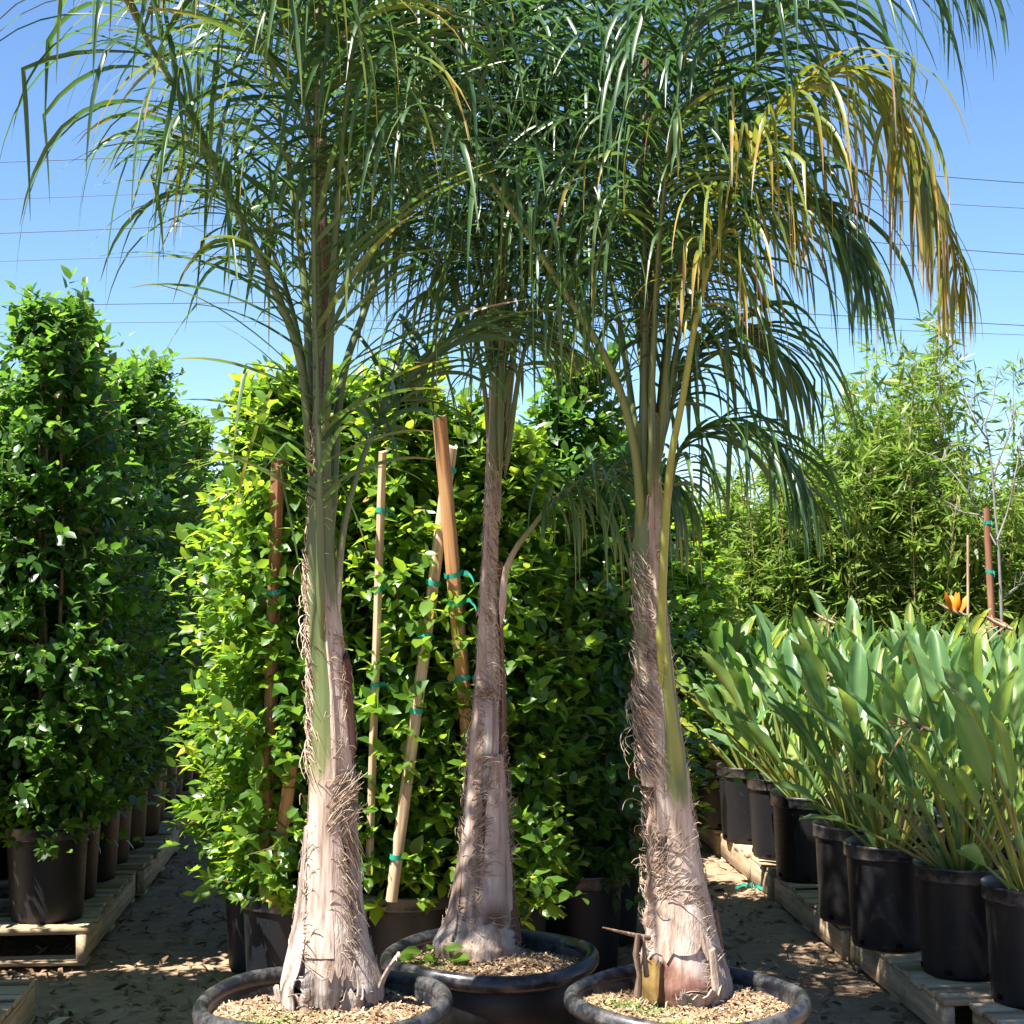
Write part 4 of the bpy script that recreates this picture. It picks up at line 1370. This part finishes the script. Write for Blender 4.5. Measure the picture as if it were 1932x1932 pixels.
fr.append(frond(3, r3, [(1225, 800, -.04), (1250, 400, -.12), (1290, 120, -.22), (1350, -60, -.35), (1430, -130, -.48)], 0.36, 48, 0.66, 0.26, seed=12, dead=.05))
fr.append(frond(3, r3, [(1230, 900, .02), (1290, 700, .04), (1360, 630, .06), (1430, 630, .08), (1490, 690, .1)], 0.26, 36, 0.52, 0.24, seed=13, dead=.1))
finish_palm(3, fr)


# ------------------------------------------------------------------ birds of paradise
def paradise_leaf(seed):
    """stalk with a folded blade; base at origin, leaning towards +x"""
    r = np.random.default_rng(seed)
    b = MB()
    sl = r.uniform(0.28, 0.58)
    bl = r.uniform(0.20, 0.36)
    bw = bl * r.uniform(0.22, 0.31)
    lean = r.uniform(0.08, 0.32)
    bend = r.uniform(0.05, 0.45)
    n = 8
    f = np.linspace(0, 1, n)
    a = lean + bend * 0.4 * f
    st = np.stack([np.cumsum(np.sin(a)) * sl / n, 0 * f, np.cumsum(np.cos(a)) * sl / n], 1)
    st -= st[0]
    b.tube(st, np.linspace(0.0085, 0.0045, n), 5, 0.72 + 0.12 * r.random(), caps=False)
    m = 11
    g = np.linspace(0, 1, m)
    a2 = a[-1] + bend * (0.2 + 1.3 * g ** 1.5)
    mid = st[-1] + np.stack([np.cumsum(np.sin(a2)), np.zeros(m), np.cumsum(np.cos(a2))], 1) * bl / m
    mid[0] = st[-1]
    wprof = bw / 2 * np.interp(g, [0, .1, .3, .55, .8, .95, 1], [.05, .55, .92, 1, .72, .25, .02])
    nx = np.stack([-np.cos(a2), np.zeros(m), np.sin(a2)], 1)
    fold = r.uniform(0.35, 1.0)
    asym = r.normal(0, 0.2)
    rows = []
    for s in (-1, -.55, 0, .55, 1):
        th = fold * (1 + asym * np.sign(s))
        wav = 0.006 * np.sin(g * 13 + seed + s * 2) * abs(s)
        rows.append(mid + np.array((0, 1, 0)) * (s * wprof * math.cos(th))[:, None] + nx * (abs(s) * wprof * math.sin(th) + wav)[:, None])
    P = np.stack(rows, 1)
    va = np.repeat((0.12 + 0.35 * r.random() + 0.25 * (g > 0.96))[:, None], 5, 1)
    va[:, 2] += 0.3
    b.grid(P, np.clip(va, 0, 1))
    tw = r.normal(0, 0.5)
    return b


PLEAF = [paradise_leaf(300 + k).mesh('leaf', M['paradise']) for k in range(14)]


def flower(parent, loc, rz, dead, seed, h=0.78):
    r = np.random.default_rng(seed)
    b = MB()
    z = np.linspace(0, h, 8)
    st = np.stack([0.10 * (z / h) ** 2, 0 * z, z], 1)
    b.tube(st, 0.006, 6, 0.5)
    fo = b.build('flower_stem', M['paradise'], parent, loc=loc, rz=rz)
    q = MB()
    q.tube(np.array([st[-1], st[-1] + (0.045, 0, 0.014), st[-1] + (0.09, 0, 0.034), st[-1] + (0.135, 0, 0.06)]), [0.007, 0.010, 0.007, 0.001], 7)
    q.build('bract', M['bract'], fo)
    for i in range(16 if dead else 8):
        pm = MB()
        d = nrm(np.array((r.uniform(-0.3, 0.7), r.normal(0, .6), r.uniform(-.5, .7) if dead else r.uniform(0.25, 1.0))))
        L = r.uniform(0.06, 0.12) if dead else r.uniform(0.08, 0.115)
        s = nrm(np.cross(d, (0.3, 1, .2)))
        u = np.cross(s, d)
        g = np.linspace(0, 1, 6)
        wv = (0.004 if dead else 0.015) * np.interp(g, [0, .45, .8, 1], [.3, 1, .7, .03])
        ctr = st[-1] + (0.02 + 0.006 * i, 0, 0.012) + d * (g * L)[:, None] + (np.array((0, 0, -1)) * 0.04 * (g ** 2)[:, None] if dead else 0)
        pm.grid(np.stack([ctr - s * wv[:, None], ctr + u * 0.35 * wv[:, None], ctr + s * wv[:, None]], 1))
        pm.build('petal', M['dead_flower'] if dead else M['orange'], fo)
    return fo


def paradise(X, Y, Z, n, label, seed, s=1.0, spread=1.0, fl=None):
    r = np.random.default_rng(seed)
    t = thing('bird_of_paradise', label, 'plant', (X, Y, Z), r.uniform(0, 6.28), 'birds of paradise in rows')
    t.rotation_euler[2] = 0
    t.scale = (s, s, s)
    for i in range(n):
        az = i * 2.399 + r.normal(0, .4)
        q = (i + 0.5) / n
        rad = 0.07 * math.sqrt(q)
        inc = (0.03 + 0.58 * q ** 1.3 + r.normal(0, .12)) * spread
        o = link('leaf', PLEAF[r.integers(0, 14)], t, (rad * math.cos(az), rad * math.sin(az), 0.0))
        mt = Matrix.Rotation(az, 3, 'Z') @ Matrix.Rotation(inc, 3, 'Y') @ Matrix.Rotation(r.normal(0, 0.9), 3, 'Z')
        o.rotation_euler = mt.to_euler()
        k = r.uniform(0.92, 1.18) * (1.06 - 0.3 * q ** 2)
        o.scale = (k, k * r.uniform(.85, 1.2), k)
    if fl:
        for (dx, dy, rz, dead, h) in fl:
            flower(t, (dx, dy, 0), rz, dead, seed + 9, h)
    return t


front = [(706, 819), (724, 830), (754, 844), (787, 861), (814, 884), (863, 927), (899, 953), (975, 982)]
FL = {0: [(0.0, 0.0, 2.6, False, 0.80)], 5: [(0.05, 0, 2.7, True, 0.62)], 7: [(0.0, 0.0, 2.9, True, 0.5)]}
names_front = ['furthest back by the aisle end', 'second furthest back along the aisle', 'in the dark pot sixth from the camera along the aisle', 'in the pot fifth from the camera along the aisle', 'fourth from the camera along the aisle, leaning over the dirt',
               'with stalks fanning from bare pale soil, third from the camera', 'second from the camera, leaves drooping over its pot', 'nearest whole plant along the pallet edge']
for i, (px, py) in enumerate(front):
    g = ground_at(px, py, PZ)
    x, y = g[0], g[1] + 0.14
    nursery_pot(x, y, PZ, 'black pot under the one ' + names_front[i], 'pots of the birds of paradise', 1.0, holes=True, lean=0.012)
    paradise(x, y, PZ + SOIL, 34 if i != 5 else 36, 'bird of paradise ' + names_front[i], 40 + i, 1.0, 1.0, FL.get(i))
g = ground_at(1050, 1012, PZ)
nursery_pot(g[0], g[1] + 0.14, PZ, 'black pot cut by the picture edge beside the nearest pallet', 'pots of the birds of paradise', 1.0, holes=True)
paradise(g[0], g[1] + 0.14, PZ + SOIL, 26, 'bird of paradise cut by the picture edge, its leaves leaning in', 90, 1.0, 1.0)
# files behind, mostly seen as leaves
j = 0
for c in range(1, 6):
    for k in range(9):
        y = 5.75 + 0.52 * k + 0.2 * (c % 2)
        x = right_edge(y) + 0.20 + 0.43 * c
        px_, py_ = proj(np.array((x, y, 0.9)))
        if px_[0] > 1060 or y > 10.2:
            continue
        zz = PZ if c < 5 else 0.0
        lab = f'{ORD[k]} from the camera in paradise file {ORD[c]}'
        nursery_pot(x, y, zz, 'black pot under the plant ' + lab, 'pots of the birds of paradise')
        fl = None
        if (c, k) == (2, 4): fl = [(0, 0, 2.8, False, 0.80)]
        if (c, k) in ((2, 3), (1, 5)): fl = [(0, 0, 2.4, True, 0.78)]
        paradise(x, y, zz + SOIL, 20, 'leafy plant ' + lab, 200 + j, random.uniform(0.95, 1.08), 0.85, fl)
        j += 1


# ------------------------------------------------------------------ bamboo, bare sapling, far shrubs
def bamboo_mesh(seed, h=2.7, canes=16, spread=0.26, dens=1.0, leaf=0.105):
    r = np.random.default_rng(seed)
    cb = MB()
    P, D, N, L, va = [], [], [], [], []
    for i in range(canes):
        az = r.uniform(0, 6.28)
        b0 = np.array((math.cos(az), math.sin(az), 0)) * spread * 0.5 * r.random()
        hh = h * r.uniform(0.6, 1.05)
        lean = r.uniform(0.02, 0.16)
        az2 = az + r.normal(0, .5)
        z = np.linspace(0, 1, 14)
        c = b0 + np.stack([math.cos(az2) * lean * hh * z ** 1.8, math.sin(az2) * lean * hh * z ** 1.8, hh * z], 1)
        cb.tube(c, np.linspace(0.0085, 0.002, 14), 5, caps=False)
        nn = int(40 * dens)
        for q in np.linspace(0.16, 0.99, nn):
            p = np.array([np.interp(q, z, c[:, a]) for a in range(3)])
            for _ in range(2):
                a = r.uniform(0, 6.28)
                e = r.uniform(0.1, 1.0)
                ln = r.uniform(0.10, 0.32) * (1.15 - 0.7 * q)
                d = np.array((math.cos(a) * math.cos(e), math.sin(a) * math.cos(e), math.sin(e)))
                tip = p + d * ln
                cb.tube(np.array([p, p + d * ln * .5 + (0, 0, .005), tip]), 0.0014, 3, caps=False)
                nl = r.integers(4, 8)
                for k in range(nl):
                    s = 0.4 + 0.6 * k / nl
                    if q < 0.32 and r.random() < 0.55:
                        continue
                    P.append(p + d * ln * s)
                    D.append(d * 0.5 + r.normal(0, .5, 3) + np.array((0, 0, -.25)))
                    N.append(r.normal(0, .5, 3) + np.array((0, 0, .8)))
                    L.append(leaf * r.uniform(.6, 1.3))
                    va.append(np.clip(r.normal(0.45, .2) + (0.35 if q < .4 else 0) - 0.3 * q, 0, 1))
    P, D, N, L, va = map(np.array, (P, D, N, L, va))
    V, F = leaf_cloud(P, D, N, L, L * 0.17, BAMB_T, BAMB_F, r)
    return mesh_tris('crown', V, F, M['bamboo'], {'var': np.repeat(va, 4)}, True), cb.mesh('canes', M['cane'])


BAM = [bamboo_mesh(500 + k, 2.6, 26, 0.44, 1.0, 0.125) for k in range(3)]
SPI = [bamboo_mesh(520 + k, 3.4, 6, 0.16, 1.1, 0.12) for k in range(2)]


def bamboo(px, Y, pair, label, s=1.0, sz=1.0):
    x = (px - 512) / FPX * Y
    t = thing('bamboo_clump', label, 'bamboo', (x, Y, 0), random.uniform(0, 6.28), 'bamboo along the back')
    t.scale = (s, s, s * sz)
    link('crown', pair[0], t)
    tag(link('canes', pair[1], t), kind='stuff')


kb = 0
for px, Y, sz in [(742, 11.6, .86), (778, 11.2, .84), (815, 11.5, .95), (850, 11.2, 1.04), (888, 11.4, 1.1), (922, 11.2, .95), (955, 11.6, .74), (990, 11.3, .76), (1026, 11.5, .86)]:
    bamboo(px, Y, BAM[kb % 3], f'yellow-green bamboo clump in the near file of the back row, {ORD[kb]} from the palms', 1.0, sz)
    kb += 1
for i, (px, Y, sz) in enumerate([(760, 12.4, .72), (800, 12.4, .76), (838, 12.6, .86), (875, 12.5, .9), (915, 12.5, .76), (950, 12.7, .66), (1005, 12.6, .74)]):
    bamboo(px, Y, BAM[(i + 1) % 3], f'yellow-green bamboo clump in the rear file of the back row, {ORD[i]} from the palms', 1.05, sz)
for i, (px, Y, sz) in enumerate([(878, 11.9, 1.0), (938, 11.8, 1.2), (1012, 11.9, .88), (850, 11.9, .86), (968, 11.9, .92), (905, 11.7, 1.04)]):
    bamboo(px, Y, SPI[i % 2], ['slender bamboo shoots rising beside the yellow frond tips', 'tallest slender bamboo shoots against the sky', 'slender bamboo shoots behind the bare sapling', 'slender bamboo shoots partly behind the yellow frond', 'slender bamboo shoots behind the thin tan cane', 'slender bamboo shoots between the tallest shoots and the yellow frond'][i], 1.0, sz)
for i, px in enumerate(range(690, 1060, 42)):
    Y = 14.0
    x = (px - 512) / FPX * Y
    ficus(x, Y, 0, FIC_L[i % 4], f'distant green shrub seen through the bamboo, {ORD[i]} from the palms', 'distant shrubs behind the bamboo', 1.25, 0.62)

# bare sapling tied to a brown stake
Ys = 9.9
st0, st1 = at(999, 800, Ys), at(987, 508, Ys)
st0[2] = 0.0
st0[0] = at(1001, 700, Ys)[0]
stake(st0, st1, 0.042, M['stake_brown'], 'tall round brown stake holding the bare sapling', (0.62, 0.80, 0.955), round_=True)
sp = thing('bare_sapling', 'bare grey sapling tied to the tall brown stake', 'tree', (at(1005, 700, Ys)[0], Ys - 0.03, 0))
b = MB()
o_ = np.array(sp.location)
main = np.array([(o_[0], Ys - .03, 0), at(1004, 690, Ys - .03), at(1001, 600, Ys - .03), at(998, 540, Ys - .03), at(995, 512, Ys - .02), at(992, 470, Ys), at(986, 430, Ys), at(976, 395, Ys)])
b.tube(spline(main, 30)[0], np.linspace(0.017, 0.003, 30), 8)
b.build('trunk', M['grey_bark'], sp, o_)
r = np.random.default_rng(9)
for pts in [[(996, 545), (980, 515), (966, 490), (950, 470), (935, 455)], [(997, 540), (1008, 510), (1015, 475), (1022, 440), (1026, 410)], [(992, 480), (1003, 450), (1012, 425), (1016, 398)],
            [(988, 440), (975, 420), (965, 395), (960, 372)], [(984, 425), (993, 400), (996, 375)], [(980, 515), (962, 512), (944, 505)], [(1000, 600), (1020, 585), (1045, 575)], [(1003, 660), (985, 640), (970, 628)]]:
    bb = MB()
    c = spline([at(x, y, Ys + r.normal(0, .05)) for x, y in pts], 14)[0]
    bb.tube(c, np.linspace(0.006, 0.002, 14), 5)
    for _ in range(6):
        i = r.integers(5, 13)
        d = nrm(r.normal(0, .6, 3) + (0, 0, .8)) * r.uniform(.06, .16)
        bb.tube(np.array([c[i], c[i] + d * .5 + (0, 0, .01), c[i] + d]), 0.002, 4)
    bb.build('branch', M['grey_bark'], sp, o_)
stake(at(968, 800, 10.3) * (1, 1, 0), at(968, 535, 10.3), 0.016, M['stake_pale'], 'thin tan cane standing in front of the bamboo', (), round_=True)

# ------------------------------------------------------------------ small things
w2 = thing('weed_seedling', 'small leafy green weed growing in the mulch of the middle tub', 'weed', tuple(A(838, 1808, 5.02)))
for i, (dx, dz, L_, az) in enumerate([(-.07, .02, .06, 2.6), (-.03, .035, .055, 1.8), (.0, .03, .06, .3), (.02, .0, .07, -.8), (-.02, -.0, .06, -2.2), (-.09, .0, .06, 3.4)]):
    q = MB()
    V, F = leaf_cloud(np.array([(dx, 0.0, dz)]), np.array([(math.cos(az), -abs(math.sin(az)) * .8, .2)]), np.array([(0, -.5, .8)]), np.array([L_]), np.array([L_ * .8]), FICUS_T, FICUS_F, None)
    q.add(V, F, 0.6)
    q.tube(np.array([(-.03, .01, -.03), (dx * .5 - .015, .0, dz * .5 - .01), (dx, 0, dz)]), 0.0018, 4, .5)
    q.build('leaf', M['ficus'], w2)
g = ground_at(752, 896)
q = MB()
for i in range(5):
    a = i * 1.3
    P = np.array([(0, 0, .01), (.04 * math.cos(a), .04 * math.sin(a), .03), (.08 * math.cos(a + .4), .08 * math.sin(a + .4), .012)])
    q.grid(np.stack([P, P + (0.0, .006, .014)], 1))
tag(q.build('tape_scrap', M['tie'], None, loc=(g[0], g[1], 0.015)), 'crumpled scrap of green tie tape on the sunlit dirt', 'scrap')
g = ground_at(90, 968)
q = MB()
V, F = leaf_cloud(np.array([(0, 0, .012)]), np.array([(-.25, -1, 0.05)]), np.array([(0, 0, 1.0)]), np.array([.3]), np.array([.05]), FICUS_T, FICUS_F, None)
q.add(V, F, 0.85)
tag(q.build('fallen_leaf', M['chip'], None, loc=(at(93, 955, 6.0)[0], 5.75, 0.01)), 'long dry fallen leaf lying on the shaded dirt', 'leaf')

# ------------------------------------------------------------------ overhead wires
for i, (yl, ym, yr) in enumerate([(306, 281, 345), (376, 350, 393), (440, 415, 480), (493, 470, 513), (577, 572, 614), (612, 606, 632)]):
    Y = 42 + i * 0.6
    c = spline([A(-400, yl + 16, Y), A(0, yl, Y), A(1000, ym, Y), A(1932, yr, Y), A(2400, yr + 26, Y)], 40)[0]
    q = MB()
    q.tube(c, 0.012 if i in (0, 2, 4) else 0.008, 5)
    tag(q.build('power_line', M['wire']), ['topmost overhead wire in the blue sky', 'second overhead wire from the top', 'third overhead wire from the top', 'fourth overhead wire from the top',
        'fifth overhead wire, just above the lowest', 'lowest overhead wire in the sky'][i], 'power line', 'overhead power lines')
